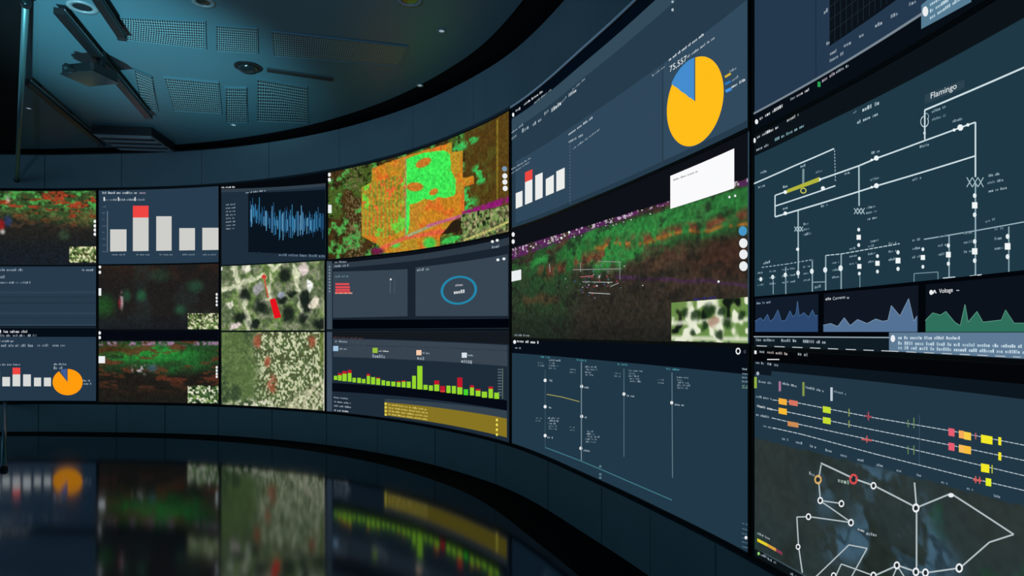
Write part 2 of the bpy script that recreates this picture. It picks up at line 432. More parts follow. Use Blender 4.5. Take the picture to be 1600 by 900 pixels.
def paint_b2(x, y, s, h):
    n = fbm(s, h, 0.35, 31); k = fbm(s, h, 0.05, 33)
    c = np.repeat(np.array([(32, 30, 29)], float), len(x), 0)
    c = mixc(c, (52, 34, 26), (1 - sm(412, 450, y)) * sm(.35, .65, n)); c = mixc(c, (36, 44, 42), sm(.5, .7, n) * .7)
    for cx, cy, rx, ry, q in ((162, 478, 16, 16, .8), (221, 462, 7, 8, .8), (198, 462, 6, 8, .6), (305, 447, 12, 9, .5), (281, 484, 8, 7, .6), (250, 430, 14, 10, .3)):
        c = mixc(c, (40, 92, 62) if cx > 180 else (34, 80, 36), ell(x, y, cx, cy, rx, ry, .7) * q)
    c = mixc(c, (170, 150, 155), ell(x, y, 190, 470, 2.5, 12, .7) * sm(.3, .6, k)); c = mixc(c, (140, 40, 50), ell(x, y, 187, 474, 2, 7, .7) * .8)
    c = mixc(c, (22, 26, 34), sm(485, 515, y) * .7)
    ins = ((x > 294) & (x < 341) & (y > 490) & (y < 516)).astype(float)[:, None]
    c = grain(c, s, h, 0.17, .022, 77)
    return c * (1 - ins) + ins * spect(x, y, s, h, .08, 52, (80, 90, 55), (220, 220, 185), .8)
def paint_b3(x, y, s, h):
    n = fbm(s, h * 1.6, 0.16, 41); k = fbm(s, h, 0.05, 43); m = fbm(s * .5, h * 2, .12, 47)
    c = np.repeat(np.array([(30, 28, 24)], float), len(x), 0)
    c = mixc(c, (38, 80, 40), (1 - sm(565, 590, y + 20 * (n - .5))) * .75)
    c = mixc(c, (40, 130, 52), ell(x, y, 230, 553, 75, 13, .5) * sm(.3, .55, n + .1)); c = mixc(c, (36, 110, 48), ell(x, y, 275, 570, 40, 14, .6) * .7 * sm(.3, .6, n))
    c = mixc(c, (95, 50, 34), sm(.52, .68, m) * (1 - sm(590, 620, y)) * .8); c = mixc(c, (60, 44, 24), ell(x, y, 175, 545, 28, 9, .7) * .7)
    c = mixc(c, (170, 160, 165), ell(x, y, 220, 578, 12, 7, .8) * sm(.52, .66, k)); c = mixc(c, (70, 95, 130), ell(x, y, 238, 575, 7, 5, .8) * .6)
    edge = sm(533, 535, y) * (1 - sm(537, 542, y)); c = mixc(c, (150, 120, 150), edge * sm(.42, .62, k))
    c = mixc(c, (5, 8, 16), 1 - sm(532, 534, y))
    ins = ((x > 294) & (x < 341) & (y > 603) & (y < 630)).astype(float)[:, None]
    c = grain(c, s, h, 0.25, .022, 77)
    return c * (1 - ins) + ins * spect(x, y, s, h, .1, 61, (60, 90, 50), (225, 225, 200), .9)
def paint_c2(x, y, s, h):
    n = fbm(s, h, .22, 71); k = fbm(s, h, .07, 73)
    c = np.repeat(np.array([(92, 108, 74)], float), len(x), 0)
    c = mixc(c, (104, 132, 70), sm(.45, .6, n)); c = mixc(c, (150, 150, 128), sm(.5, .66, k) * .6); c = mixc(c, (62, 78, 56), sm(.5, .7, 1 - k) * .6)
    wx = fbm(s, h, .09, 401, 3) - .5; wy = fbm(s, h, .09, 403, 3) - .5; ox, oy = x, y; x = x + 11 * wx; y = y + 11 * wy
    g = lambda X, Y: (330 + X / 3.6, 400 + Y / 3.6)
    for pts, w in (([(125, 45), (150, 165), (190, 280), (215, 410)], 7), ([(55, 190), (150, 160), (290, 112)], 6), ([(330, 40), (350, 75), (390, 40)], 5), ([(470, 60), (485, 190), (520, 330)], 6), ([(250, 270), (330, 240), (330, 100)], 3)):
        c = mixc(c, (206, 210, 178), seg(x, y, [g(*p) for p in pts], w, 3) * .95)
    for X, Y, rx, ry in ((190, 215, 9, 10), (280, 285, 12, 11), (165, 345, 10, 10), (412, 108, 9, 10), (430, 325, 10, 12), (522, 230, 9, 9), (540, 270, 8, 12), (605, 385, 10, 8), (240, 385, 8, 7), (395, 250, 8, 6), (450, 215, 5, 5), (520, 350, 7, 8)):
        a, b = g(X, Y); c = mixc(c, (22, 30, 26), ell(x, y, a, b, rx, ry, .5) * .92)
    for X, Y, rx, ry, q in ((548, 165, 6, 10, (235, 235, 230)), (515, 70, 7, 9, (215, 200, 195)), (270, 180, 9, 8, (150, 150, 150)), (585, 265, 8, 9, (220, 210, 190)), (200, 70, 8, 6, (215, 215, 195)), (130, 390, 9, 5, (215, 200, 195)), (400, 215, 6, 6, (140, 150, 165)), (110, 275, 5, 6, (200, 200, 180))):
        a, b = g(X, Y); c = mixc(c, q, ell(x, y, a, b, rx, ry, .3, -.2))
    c = grain(c, s, h, .2, .03, 79); c = mixc(c, (225, 225, 220), sm(506, 507, ox) * sm(460, 480, oy))
    return c
def paint_c3(x, y, s, h):
    k = fbm(s, h, .055, 81, 2); n = fbm(s, h, .3, 83); j = .6 * vn(s * 1.2, h * 1.1, .028, 87) + .4 * vn(s + .4 * h, h, .05, 88)
    c = np.repeat(np.array([(84, 106, 62)], float), len(x), 0)
    c = mixc(c, (48, 66, 46), sm(.45, .62, n) * (1 - sm(385, 415, x)) * .8); c = mixc(c, (110, 130, 80), sm(.55, .7, k) * .6)
    r = sm(385, 420, x + 30 * (n - .5)); c = mixc(c, (196, 200, 164), r * sm(.48, .62, j)); c = mixc(c, (74, 78, 54), r * sm(.54, .68, 1 - j) * .8)
    c = mixc(c, (205, 200, 170), ell(x, y, 500, 615, 55, 18, .5, -.45) * .75 * sm(.3, .5, k)); c = mixc(c, (205, 205, 180), ell(x, y, 395, 632, 40, 8, .5) * sm(.4, .6, k))
    for cx, cy, rx, ry in ((403, 533, 7, 11), (487, 534, 6, 9), (425, 600, 7, 14), (418, 565, 5, 8)): c = mixc(c, (150, 78, 55), ell(x, y, cx, cy, rx, ry, .6) * sm(.35, .6, k + .1) * .9)
    c = mixc(c, (90, 105, 45), sm(497, 503, x) * (1 - sm(560, 580, y)) * .8)
    c = grain(c, s, h, .15, .025, 89); c = mixc(c, (225, 225, 220), sm(505.5, 506.5, x)); return c
def paint_d1(x, y, s, h):
    g = lambda X, Y: (500 + X / 3.913, 170 + Y / 3.913)
    G = lambda P: [g(*p) for p in P]
    n = fbm(s, h, .11, 91); k = fbm(s, h, .05, 93); m = fbm(s, h, .2, 95); j = vn(s, h, .022, 97)
    c = np.repeat(np.array([(66, 48, 24)], float), len(x), 0)
    c = mixc(c, (70, 92, 36), sm(.44, .6, m)); c = mixc(c, (78, 172, 78), sm(.50, .60, n) * (.95 - .6 * sm(720, 735, x)) * (.5 + .5 * sm(.35, .6, k))); c = mixc(c, (24, 26, 14), sm(.60, .72, 1 - k) * .8)
    gr = ((x > 540) & (x < 568)).astype(float); c = mixc(c, (120, 110, 75), gr * sm(.55, .75, j) * .8)
    rt = sm(724, 728, x); c = mixc(c, (84, 62, 22), rt * .75)
    for X, Y, rx, ry in ((965, 380, 9, 9), (985, 430, 10, 7), (900, 585, 14, 9), (850, 235, 13, 7), (890, 530, 9, 12), (930, 195, 10, 5)):
        a, b = g(X, Y); c = mixc(c, (60, 190, 90), ell(x, y, a, b, rx, ry, .6, -.3) * sm(.42, .55, k))
    c = mixc(c, (92, 66, 24), sm(776, 778, x) * .7); c = mixc(c, (150, 135, 40), seg(x, y, [(777, 188), (777, 310)], 1.5, 1) * .8)
    ob = inpoly(x, y, G([(315, 365), (520, 290), (805, 205), (805, 265), (875, 255), (875, 425), (940, 410), (940, 460), (880, 480), (880, 640), (805, 690), (805, 750), (735, 785), (735, 860), (560, 880), (390, 880), (355, 830), (255, 780), (255, 480), (315, 450)]))
    c = mixc(c, (196, 128, 34), ob); c = mixc(c, (218, 104, 40), ob * sm(.52, .6, n) * .8); c = mixc(c, (165, 150, 44), ob * sm(.5, .62, m) * .5)
    st = inpoly(x, y, G([(258, 480), (320, 450), (400, 430), (522, 385), (522, 740), (400, 790), (258, 770)]))
    w = sm(.3, .7, 0.5 + 0.5 * np.sin(x * 1.02)); c = mixc(c, (150, 160, 52), st * (.1 + .8 * w)); c = mixc(c, (206, 112, 40), st * (1 - w) * .6); c = mixc(c, (104, 120, 40), st * sm(.6, .8, j) * .8); c = mixc(c, (226, 96, 52), st * sm(.62, .7, 1 - fbm(s, h, .09, 99)))
    c = mixc(c, (110, 200, 60), st * sm(.6, .68, fbm(s, h, .12, 101)))
    gp = inpoly(x, y, G([(528, 305), (640, 268), (760, 253), (795, 280), (803, 380), (832, 440), (826, 530), (770, 545), (720, 540), (690, 560), (640, 550), (590, 575), (550, 585), (545, 740), (525, 780)]))
    c = mixc(c, (62, 228, 84), gp); c = mixc(c, (96, 190, 60), gp * sm(.56, .7, k) * .5 * sm(690, 705, x))
    for X, Y, rx, ry, sh in ((632, 330, 12, 7, -.35), (580, 477, 13, 7, 0), (695, 508, 7, 5, -.3)):
        a, b = g(X, Y); c = mixc(c, (196, 118, 40), ell(x, y, a, b, rx, ry, .15, sh))
    c = mixc(c, (140, 150, 120), seg(x, y, G([(524, 300), (524, 790)]), 1.5, 1) * .7)
    c = mixc(c, (72, 196, 70), ell(x, y, *g(670, 820), 10, 9, .4)); c = mixc(c, (80, 190, 70), ell(x, y, *g(460, 830), 8, 5, .4)); c = mixc(c, (62, 190, 80), ell(x, y, *g(800, 800), 15, 5, .3, -.3))
    c = mixc(c, (226, 92, 70), seg(x, y, G([(380, 850), (520, 790), (800, 740)]), 5, 2) * .8); c = mixc(c, (150, 170, 130), seg(x, y, G([(540, 775), (740, 690)]), 3, 1.5))
    c = mixc(c, (190, 95, 130), seg(x, y, G([(660, 715), (880, 650)]), 3.5, 2)); c = mixc(c, (140, 28, 112), seg(x, y, G([(885, 645), (1180, 545)]), 9, 2.5) * (1 - .6 * sm(.5, .7, k)))
    c = mixc(c, (110, 30, 70), ell(x, y, *g(350, 870), 10, 5, .5)); c = mixc(c, (40, 30, 20), inpoly(x, y, G([(805, 690), (858, 680), (858, 745), (740, 775)])))
    ins = inpoly(x, y, [(720, 335), (797, 320), (797, 372), (720, 379)])
    i2 = spect(x, y, s, h, .1, 105, (90, 84, 58), (170, 165, 120), .6); i2 = mixc(i2, (190, 185, 110), seg(x, y, [(726, 375), (770, 358), (797, 345)], 2.5, 1))
    return grain(c * (1 - ins[:, None]) + i2 * ins[:, None], s, h, .2, .02)
def top_e2(x): return np.interp(x, [799, 1049, 1172], [389, 313, 278])
def paint_e2(x, y, s, h):
    tp = top_e2(x); d = y - tp; x0_, y0_ = x, y
    x = x + 26 * (fbm(s, h, .2, 411, 3) - .5); y = y + 16 * (fbm(s, h, .2, 413, 3) - .5)
    n = fbm(s, h * 1.5, .22, 111); k = fbm(s, h, .07, 113); m = fbm(s * .6, h * 2.2, .3, 117); j = vn(s, h, .03, 119); f = fbm(s, h, .035, 121, 2)
    c = np.repeat(np.array([(54, 46, 37)], float), len(x), 0)
    c = mixc(c, (76, 56, 44), sm(.45, .62, m) * (1 - sm(430, 500, y)) * .9)
    c = mixc(c, (44, 80, 44), (1 - sm(880, 915, x)) * sm(400, 420, y) * (1 - sm(460, 535, y)) * (.75 + .4 * sm(.4, .6, n)))
    c = mixc(c, (40, 84, 44), ((1 - sm(60, 100, d)) * sm(4, 14, d)) * sm(.34, .54, n + .0006 * (x - 950)))
    gm = sm(10, 16, d) * (1 - sm(36, 52, d + 24 * (n - .5))) * sm(880, 960, x); c = mixc(c, (46, 122, 58), gm * (.55 + .5 * k))
    for cx, cy, rx, ry, q in ((950, 402, 58, 19, .85), (1030, 372, 32, 12, .8), (1010, 360, 40, 12, .6), (1100, 355, 40, 14, .5), (842, 409, 22, 7, .95), (895, 395, 18, 12, .55), (940, 365, 34, 10, .55)):
        c = mixc(c, (48, 134, 62), ell(x, y, cx, cy, rx, ry, .5, -.22) * q * sm(.25, .5, n + .08))
    c = mixc(c, (118, 58, 44), seg(x, y, [(850, 428), (900, 416), (950, 384), (1040, 368), (1172, 334)], 9, 12) * sm(.38, .56, k) * .9)
    c = mixc(c, (158, 104, 44), seg(x, y, [(930, 386), (1000, 380), (1060, 366), (1172, 350)], 2.5, 4) * sm(.36, .5, k)); c = mixc(c, (130, 66, 40), seg(x, y, [(820, 470), (870, 466)], 7, 8) * .55)
    c = mixc(c, (62, 40, 32), sm(1060, 1120, x) * sm(365, 380, y) * (1 - sm(420, 445, y)) * .7); c = mixc(c, (38, 40, 36), sm(395, 470, y) * (1 - sm(960, 900, -x + 1860) * 0) * .45); c = mixc(c, (24, 26, 25), sm(480, 535, y) * .6); c = mixc(c, (30, 46, 34), sm(900, 860, -x * 0 + 880) * 0 + (1 - sm(870, 905, x)) * sm(480, 505, y) * .5)
    c = mixc(c, (66, 42, 70), seg(x, y, [(960, 428), (1020, 437), (1172, 446)], 3, 4) * .9)
    c = mixc(c, (30, 30, 28), sm(.56, .72, fbm(s, h * 1.4, .09, 127)) * .55); c = grain(c, s, h, .24, .02, 129)
    x, y = x0_, y0_
    tb = np.interp(x, [800, 860, 930, 1049, 1172], [17, 13, 8, 5, 11]); band = ((d > 0) & (d < tb)).astype(float)
    c = mixc(c, (92, 36, 98), band * .8 * sm(.40, .62, k + .06)); c = mixc(c, (215, 200, 215), sm(.70, .84, vn(s, h, .018, 119)) * ((d > -2) & (d < tb * .8)).astype(float) * .9)
    return mixc(c, (15, 17, 24), (d <= 0).astype(float))
def paint_f2(x, y, s, h):
    mt = np.interp(x, [1177, 1369, 1600, 1750], [684, 730, 791, 840]); d = y - mt
    n = fbm(s, h, .35, 131); k = fbm(s, h, .1, 133); m = fbm(s, h, .8, 137)
    c = np.repeat(np.array([(33, 55, 70)], float), len(x), 0)
    e = np.repeat(np.array([(40, 52, 54)], float), len(x), 0); e = mixc(e, (46, 54, 50), sm(.4, .6, m) * .6); e = mixc(e, (32, 40, 34), sm(.5, .7, n) * .7); e = mixc(e, (28, 74, 48), sm(.62, .72, fbm(s, h, .2, 139)) * .45)
    wtr = ell(x, y, 1395, 800, 62, 62, .5, .45) + ell(x, y, 1440, 870, 55, 40, .5, .3) + ell(x, y, 1335, 850, 45, 30, .6, 0) + ell(x, y, 1290, 770, 14, 45, .7) * .6 + ell(x, y, 1352, 745, 22, 18, .6) * .7
    wv = np.clip(wtr, 0, 1) * sm(.42, .52, fbm(s, h, .13, 141)); vein = np.abs(fbm(s, h, .16, 145) - .5); e = mixc(e, (64, 94, 114), wv * .9); e = mixc(e, (34, 50, 58), wv * (1 - sm(.015, .05, vein)) * .8); e = mixc(e, (58, 84, 100), sm(.60, .68, fbm(s, h, .09, 147)) * wtr.clip(0, 1) * .6); e = grain(e, s, h, .08, .03, 149)
    c = c * (d <= 0)[:, None] + e * (d > 0)[:, None]
    return c

# ------------------------------------------------------------------ the video wall, column by column
W8 = (235, 238, 240); TX = (165, 178, 188)
def buttons(s, pts, rx, ry, first=None, n=14):
    for i, (x, y) in enumerate(pts):
        s.put('round_button', Ink(2).disc(x, y, rx, ry, first if (i == 0 and first) else W8, n))
def small_bars(s, data, base, name='chart_bar', white=(215, 217, 214), red=(238, 70, 66)):
    """data: (x0, x1, top, red_top or None); base: foot row as a function of x"""
    for x0, x1, yt, yr, sl in data:
        b = Ink(2).quad((x0, base(x0)), (x1, base(x1)), (x1, yt + sl), (x0, yt), white)
        s.put(name, b)
        if yr is not None: s.put(name, Ink(2).quad((x0, yt), (x1, yt + sl), (x1, yr + sl), (x0, yr), red), 'red top piece of a chart bar')

# --- column A
A = Screen('outermost top screen, dark street scan under a green and red treetop band', -70, 150.5, 341, 161, paint_a1, 150, 80)
s = A; buttons(s, [(149, 346), (149, 353), (149, 359.5), (149, 366)], 2.6, 2.6)
A2 = Screen('almost empty blue-grey dashboard screen, right above the one with the orange pie', -70, 150.5, 157, 12, (38, 58, 76), 12, 4)
s = A2; bg = (38, 58, 76)
g = Ink(1)
for y, c in ((455, (44, 66, 82)), (462, (36, 55, 70)), (472, (35, 53, 69)), (488, (43, 64, 80)), (495, (36, 55, 74)), (507, (48, 68, 84))): g.rect(-70, y, 150, y + 3.2, c)
s.put('row_stripe', g)
s.put('heading_text', Ink(1).text(-20, 423.5, 36, 423.5, 4, TX, bg=bg).text(128, 423.5, 146, 423.5, 3.6, TX, bg=bg).text(-20, 435, 8, 435, 5, TX, bg=bg).text(-30, 443, 48, 443, 3.2, TX, bg=bg, dim=.3))
A3 = Screen('screen with an orange pie chart and five small bars, bottom of the outermost column', -70, 150.5, 8.5, -170, (36, 56, 74), 12, 4)
s = A3; bg = (36, 56, 74)
s.put('title_bar', Ink(1).rect(-70, 512.4, 150.5, 526.5, (4, 12, 22)))
s.put('title_text', Ink(2).text(-20, 520, 46, 520, 4, W8, bg=(4, 12, 22)).text(-20, 526, 58, 526, 3.6, TX, bg=(4, 12, 22), dim=.3).disc(0, 518, 2.2, 3, W8, 10))
s.put('figures_text', Ink(1).text(-20, 534.5, 22, 534.5, 3, TX, bg=bg).text(-10, 542, 22, 542, 4.4, (140, 155, 166), bg=bg).text(24, 542, 52, 542, 4.4, (150, 165, 176), bg=bg).text(58, 541.5, 76, 541.5, 4, (120, 136, 148), bg=bg).text(82, 541.5, 102, 541.5, 4, (140, 155, 166), bg=bg).text(-20, 571, 32, 571, 3, TX, bg=bg).text(84, 570.5, 106, 570.5, 3, TX, bg=bg).text(84, 577, 98, 577, 4.5, TX, bg=bg).text(129, 596, 141, 596, 2.6, TX, bg=bg).text(131, 601, 143, 601, 3, TX, bg=bg))
small_bars(s, [(-10, 0, 578, None, 0), (4, 16, 589, None, 0), (20, 32, 585, 574.5, 0), (36.5, 48.5, 585, None, 0), (53.5, 64.5, 590, None, 0), (69, 80, 590, None, 0)], lambda x: 603.5)
pA = (106, 597)
s.put('pie_slice', Ink(2).disc(*pA, 23.5, 20.5, (255, 156, 14), 40, a0=-235, a1=90), 'large orange slice of the pie chart')
s.put('pie_slice', Ink(2).disc(pA[0] - .6, pA[1] - 1, 20, 20, (62, 92, 150), 10, a0=92, a1=124), 'small blue slice of the pie chart')

# --- column B
B = Screen('screen with a large grey bar chart, one bar capped in red', 154.5, 342, 341, 162, (39, 60, 78), 12, 6)
s = B; bg = (39, 60, 78)
s.put('heading_text', Ink(1).text(160, 303, 214, 303, 3.6, (190, 198, 205), bg=bg, dim=.6).text(218, 303, 228, 303, 3.6, (205, 180, 190), bg=bg).text(162, 313.5, 226, 313.5, 3, TX, bg=bg, dim=.35).rect(162, 308, 164, 314, W8).rect(184.5, 308, 186, 314, W8).rect(210.5, 308, 212, 314, W8))
s.put('axis_line', Ink(1).line([(168, 330), (168, 394)], 1, (120, 138, 150)))
g = Ink(1)
for i in range(8): g.text(160, 324 + i * 10, 166, 324 + i * 10, 2, (90, 110, 128), bg=bg)
for x in (184, 222, 258, 294, 326): g.text(x - 9, 399, x + 12, 399, 2.4, (130, 146, 158), bg=bg)
s.put('axis_text', g)
small_bars(s, [(172.5, 198, 358.5, None, 0), (208, 232.5, 340, 321.5, 0), (244.5, 268.5, 338, None, 0), (280.5, 305, 356.5, None, 0), (316.5, 342, 356, None, 0)], lambda x: 393 - .015 * (x - 172), white=(206, 206, 202))
B2 = Screen('nearly black street scan screen with faint green blobs, under the large bar chart', 154.5, 342, 158, 4, paint_b2, 150, 84)
s = B2; buttons(s, [(156.4, 417), (156.4, 425.5)], 2, 2.6); s.put('white_tab', Ink(2).rect(154.5, 450.5, 158.5, 462, W8)); buttons(s, [(339, 460), (339, 465.5), (339, 471), (339, 476.5)], 1.6, 2.2)
B3 = Screen('dark street scan screen with a bright green band, lowest under the large bar chart', 154.5, 342, 0, -172, paint_b3, 150, 84)
s = B3; buttons(s, [(156, 520.2), (156, 527.5)], 2.2, 2.6); s.put('white_tab', Ink(2).rect(154.5, 556.5, 164.5, 567.5, W8)); buttons(s, [(339, 574), (339, 579), (339, 584), (339, 588.5)], 1.6, 2.2)

# --- column C
C_ = Screen('screen with a blue waveform on black, above two aerial views', 346, 509.5, 341, 155, (30, 46, 60), 14, 8)
s = C_; bg = (30, 46, 60)
topC = lambda x, d=0: y_of(x, 341) + d
s.put('title_bar', Ink(1).quad((346, topC(346)), (509.5, topC(509.5)), (509.5, topC(509.5, 16)), (346, topC(346, 5)), (5, 9, 14)).quad((346, topC(346, 5)), (509.5, topC(509.5, 16)), (509.5, topC(509.5, 21)), (346, topC(346, 10)), (48, 62, 74)))
s.put('title_text', Ink(2).text(346, topC(350, 4), 368, topC(368, 5), 2.6, W8, bg=(5, 9, 14)).text(384, 302.5, 416, 299, 2.6, TX, bg=bg))
s.put('plot_area', Ink(1).quad((388, 301), (508.5, 296), (508.5, 398), (388, 394), (10, 20, 30)))
g = Ink(1)
for i in range(8): g.text(353, 321 + i * 5.4, 368, 320 + i * 5.4, 2.4, (150, 165, 176), bg=bg)
g.text(395, 394.5, 418, 395, 3, (120, 140, 160), bg=bg).text(436, 400, 508, 402, 4, (110, 130, 150), bg=bg)
s.put('list_text', g)
random.seed(11); g = Ink(2); x = 391.0
while x < 506:
    mid = 336 + 14 * min(1, max(0, (x - 402) / 22)) + random.uniform(-5, 5); a = random.choice((7, 9, 12, 15, 20)) if x > 404 else random.choice((8, 10, 18))
    v = random.random(); c = [(36, 92, 132), (56, 128, 172), (96, 158, 196), (30, 70, 110)][int(v * 4)]
    up = mid - a * random.uniform(.7, 1.3) - (10 if random.random() < .08 else 0); dn = mid + a * random.uniform(.6, 1.15)
    g.rect(x, up, x + 1.0, dn, c); x += random.uniform(.9, 1.7)
s.put('waveform_line', g, 'jagged blue waveform')
C2 = Screen('aerial view screen with a bright red strip, right under the blue waveform', 346, 507.5, 152, 1, paint_c2, 150, 105)
buttons(C2, [(346.8, 420)], 1, 3)
C3 = Screen('aerial view screen of a whole speckled neighbourhood, below the closer aerial view', 346, 507.5, -3, -173, paint_c3, 170, 120)
g = lambda X, Y: (330 + X / 3.6, 400 + Y / 3.6)
C2.put('marked_plot', Ink(2).quad(g(330, 245), g(362, 238), g(396, 345), g(358, 352), (226, 18, 30)), 'bright red strip marked on the aerial view')
C2.put('marked_route_line', Ink(2).line([g(298, 100), g(306, 160), g(322, 235)], 2.2, (200, 84, 66)).disc(*g(298, 118), 4, 3.4, (205, 60, 50), 10))

# --- column D
D = Screen('screen with a vivid orange and green land-cover map', 513, 796, 341, 154, paint_d1, 230, 130)
s = D; buttons(s, [(789, 264), (789.5, 275), (789.5, 284.5), (790, 294.5)], 4, 4.2, (120, 150, 175)); buttons(s, [(515, 273), (515, 281)], 2.5, 3); s.put('white_tab', Ink(2).rect(513, 320, 518.5, 333, W8))
D2 = Screen('screen with a blue ring gauge on grey panels, under the orange and green map', 511, 796.5, 150, 3, (26, 36, 48), 16, 6)
s = D2; t2 = lambda x, d=0: y_of(x, 150) + d
s.put('title_bar', Ink(1).quad((520, t2(520, 4)), (796, t2(796, 5)), (796, t2(796, 17)), (520, t2(520, 12)), (46, 58, 70)).quad((520, t2(520)), (796, t2(796)), (796, t2(796, 5)), (520, t2(520, 4)), (12, 16, 24)))
s.put('icon_sidebar', Ink(1).rect(511, t2(511), 519, 514.5, (62, 78, 90)), 'pale strip of icons down the side')
g = Ink(2)
for i in range(9): g.disc(515.3, 417 + i * 4.8, 1.2, 1.4, (140, 155, 165), 8)
s.put('icon_dot', g)
pan = (55, 69, 82)
s.put('panel_card', Ink(1).quad((520.5, 424.5), (637, 420.5), (637, 494), (520.5, 496.5), pan)); s.put('panel_card', Ink(1).quad((649.5, 418), (794, 397), (794, 493.5), (649.5, 494), pan))
s.put('footer_bar', Ink(1).quad((520, 499.5), (796.5, 498), (796.5, 512), (520, 514), (2, 4, 12)))
s.put('title_text', Ink(2).text(522, 417.5, 545, 416, 3, TX, bg=(46, 58, 70)).text(523, 411, 542, 410, 2.6, TX, bg=(26, 36, 48)).text(769, 388.5, 781, 386.5, 4, TX, bg=pan).text(652, 424, 671, 422, 4, TX, bg=pan, dim=.4).text(524, 433.5, 545, 433, 3, (110, 150, 150), bg=pan))
buttons(s, [(778.5, 406), (788, 404.5), (770, 377.5), (777.5, 375.5)], 2.4, 2.2)
for i, (xe, yy) in enumerate(((546, 442.5), (547, 447.3), (547, 451.5), (548, 455.3))): s.put('list_row', Ink(2).rect(524.5, yy, xe, yy + 3, (228, 74, 80)), 'short red row of the list')
s.put('list_row', Ink(2).rect(524, 457.3, 551, 459, (220, 170, 140)))
s.put('faint_line', Ink(2).line([(610, 436), (610, 459)], .8, (90, 105, 118)).line([(617, 436), (617, 459)], .8, (75, 90, 104)).disc(611, 436.5, 1.5, 1.5, W8, 8))
s.put('gauge_ring', Ink(2).ring(717.5, 453.5, 28.5, 22.5, 4, (34, 134, 170), 40, shear=-.06), 'blue ring of the gauge')
s.put('gauge_text', Ink(2).text(712, 447.5, 724, 446.5, 3.6, (190, 190, 200), bg=pan).text(709.5, 459.5, 727, 457.5, 5.4, W8, bg=pan, dim=.8))
D3 = Screen('screen with a row of yellow-green bars above an olive table, under the ring gauge', 511, 796.5, -.2, -173, (30, 44, 58), 16, 6)
s = D3; b3 = lambda x, d=0: y_of(x, -173) + d
s.put('icon_sidebar', Ink(1).rect(511, 519, 519, b3(515), (64, 80, 96)), 'pale strip of icons down the side')
s.put('title_bar', Ink(1).quad((519, 517.6), (796.5, 517.8), (796.5, 538.5), (519, 528), (20, 25, 31)))
s.put('summary_card', Ink(1).quad((521, 529), (793, 539.5), (793, 572.5), (521, 557.5), (56, 68, 80)).quad((521, 538), (793, 547.5), (793, 549), (521, 540), (44, 56, 70)))
s.put('title_text', Ink(2).text(524, 534.5, 543, 535.5, 3, TX, bg=(56, 68, 80)).text(545, 536, 576, 537, 3, (70, 84, 96), bg=(30, 40, 50)).text(521, 528, 570, 530, 3, (90, 60, 56), bg=(20, 25, 31)))
for (x, y, c) in ((525, 544.5, (160, 196, 226)), (586.5, 547.5, (150, 190, 60)), (655, 551, (245, 205, 175)), (726, 555, (215, 225, 232))): s.put('marker', Ink(2).rect(x - 4, y - 4, x + 4, y + 4, c))
s.put('figures_text', Ink(2).text(531, 546, 544, 546.5, 2.4, TX, bg=pan).text(592, 549.5, 608, 550, 2.2, W8, bg=pan).text(582, 558.5, 606, 560, 5, TX, bg=pan, dim=.4).text(660, 552.5, 672, 553.5, 3, TX, bg=pan).text(652, 561.5, 664, 563, 5, TX, bg=pan).text(731, 556, 742, 557, 2.6, TX, bg=pan).text(721, 566.5, 742, 569, 5, TX, bg=pan))
g = lambda X, Y: (500 + X / 4.735, 510 + Y / 4.735)
bars = [(105, 130, 365, 395, 0), (135, 163, 360, 400, 345), (168, 200, 350, 405, 330), (208, 235, 345, 408, 322), (242, 268, 380, 413, 0), (278, 305, 380, 418, 0), (312, 338, 388, 420, 0), (348, 372, 365, 425, 350), (380, 410, 375, 428, 0), (418, 447, 385, 432, 378), (458, 484, 398, 435, 0), (492, 520, 405, 438, 0), (530, 560, 408, 442, 0), (570, 598, 412, 447, 405), (607, 636, 408, 450, 400), (644, 673, 408, 453, 0), (684, 712, 365, 460, 0), (722, 760, 292, 465, 0), (768, 798, 432, 468, 0), (808, 838, 436, 475, 0), (848, 884, 430, 478, 400), (892, 928, 472, 486, 440), (938, 968, 438, 492, 0), (978, 1008, 440, 496, 0), (1018, 1056, 450, 502, 378), (1066, 1098, 465, 508, 0), (1112, 1142, 452, 510, 435), (1154, 1190, 475, 516, 462), (1200, 1238, 482, 526, 0), (1250, 1282, 462, 530, 445), (1292, 1328, 490, 535, 0)]
for i, (xa, xb, yt, yb, yr) in enumerate(bars):
    x0, y0 = g(xa, yt); x1, y1 = g(xb, yb); sl = .035 * (x1 - x0)
    c = (150, 214, 44) if i not in (25,) else (66, 214, 40)
    if i == 21: c = (210, 60, 50)
    s.put('chart_bar', Ink(2).quad((x0, y0), (x1, y0 + sl), (x1, y1 + sl), (x0, y1), c))
    if yr: s.put('chart_bar', Ink(2).quad((x0, g(0, yr)[1]), (x1, g(0, yr)[1] + sl), (x1, y0 + sl), (x0, y0), (190, 24, 44)), 'red top piece of a chart bar')
gg = Ink(2)
for i in range(10): a = g(1318, 315 + i * 21); gg.rect(a[0], a[1], a[0] + 6, a[1] + 1.6, (90, 108, 118))
gg.line([g(1354, 310), g(1354, 535)], 1, (110, 130, 110)); s.put('axis_line', gg)
s.put('divider_bar', Ink(1).quad(g(90, 418), g(1385, 548), g(1385, 622), g(90, 480), (5, 10, 20)))
s.put('list_text', Ink(2).text(*g(105, 530), *g(210, 540), 2.5, TX).text(*g(105, 560), *g(230, 575), 2.5, TX).text(*g(105, 592), *g(240, 605), 2.5, TX).text(*g(105, 625), *g(212, 635), 2.6, (215, 220, 225)))
s.put('table_strip', Ink(1).quad(g(480, 535), g(1385, 625), g(1385, 690), g(480, 560), (52, 66, 78)))
s.put('olive_table', Ink(2).quad(g(478, 560), g(1385, 682), g(1385, 822), g(478, 658), (134, 116, 34)), 'olive-yellow table')
gg = Ink(3)
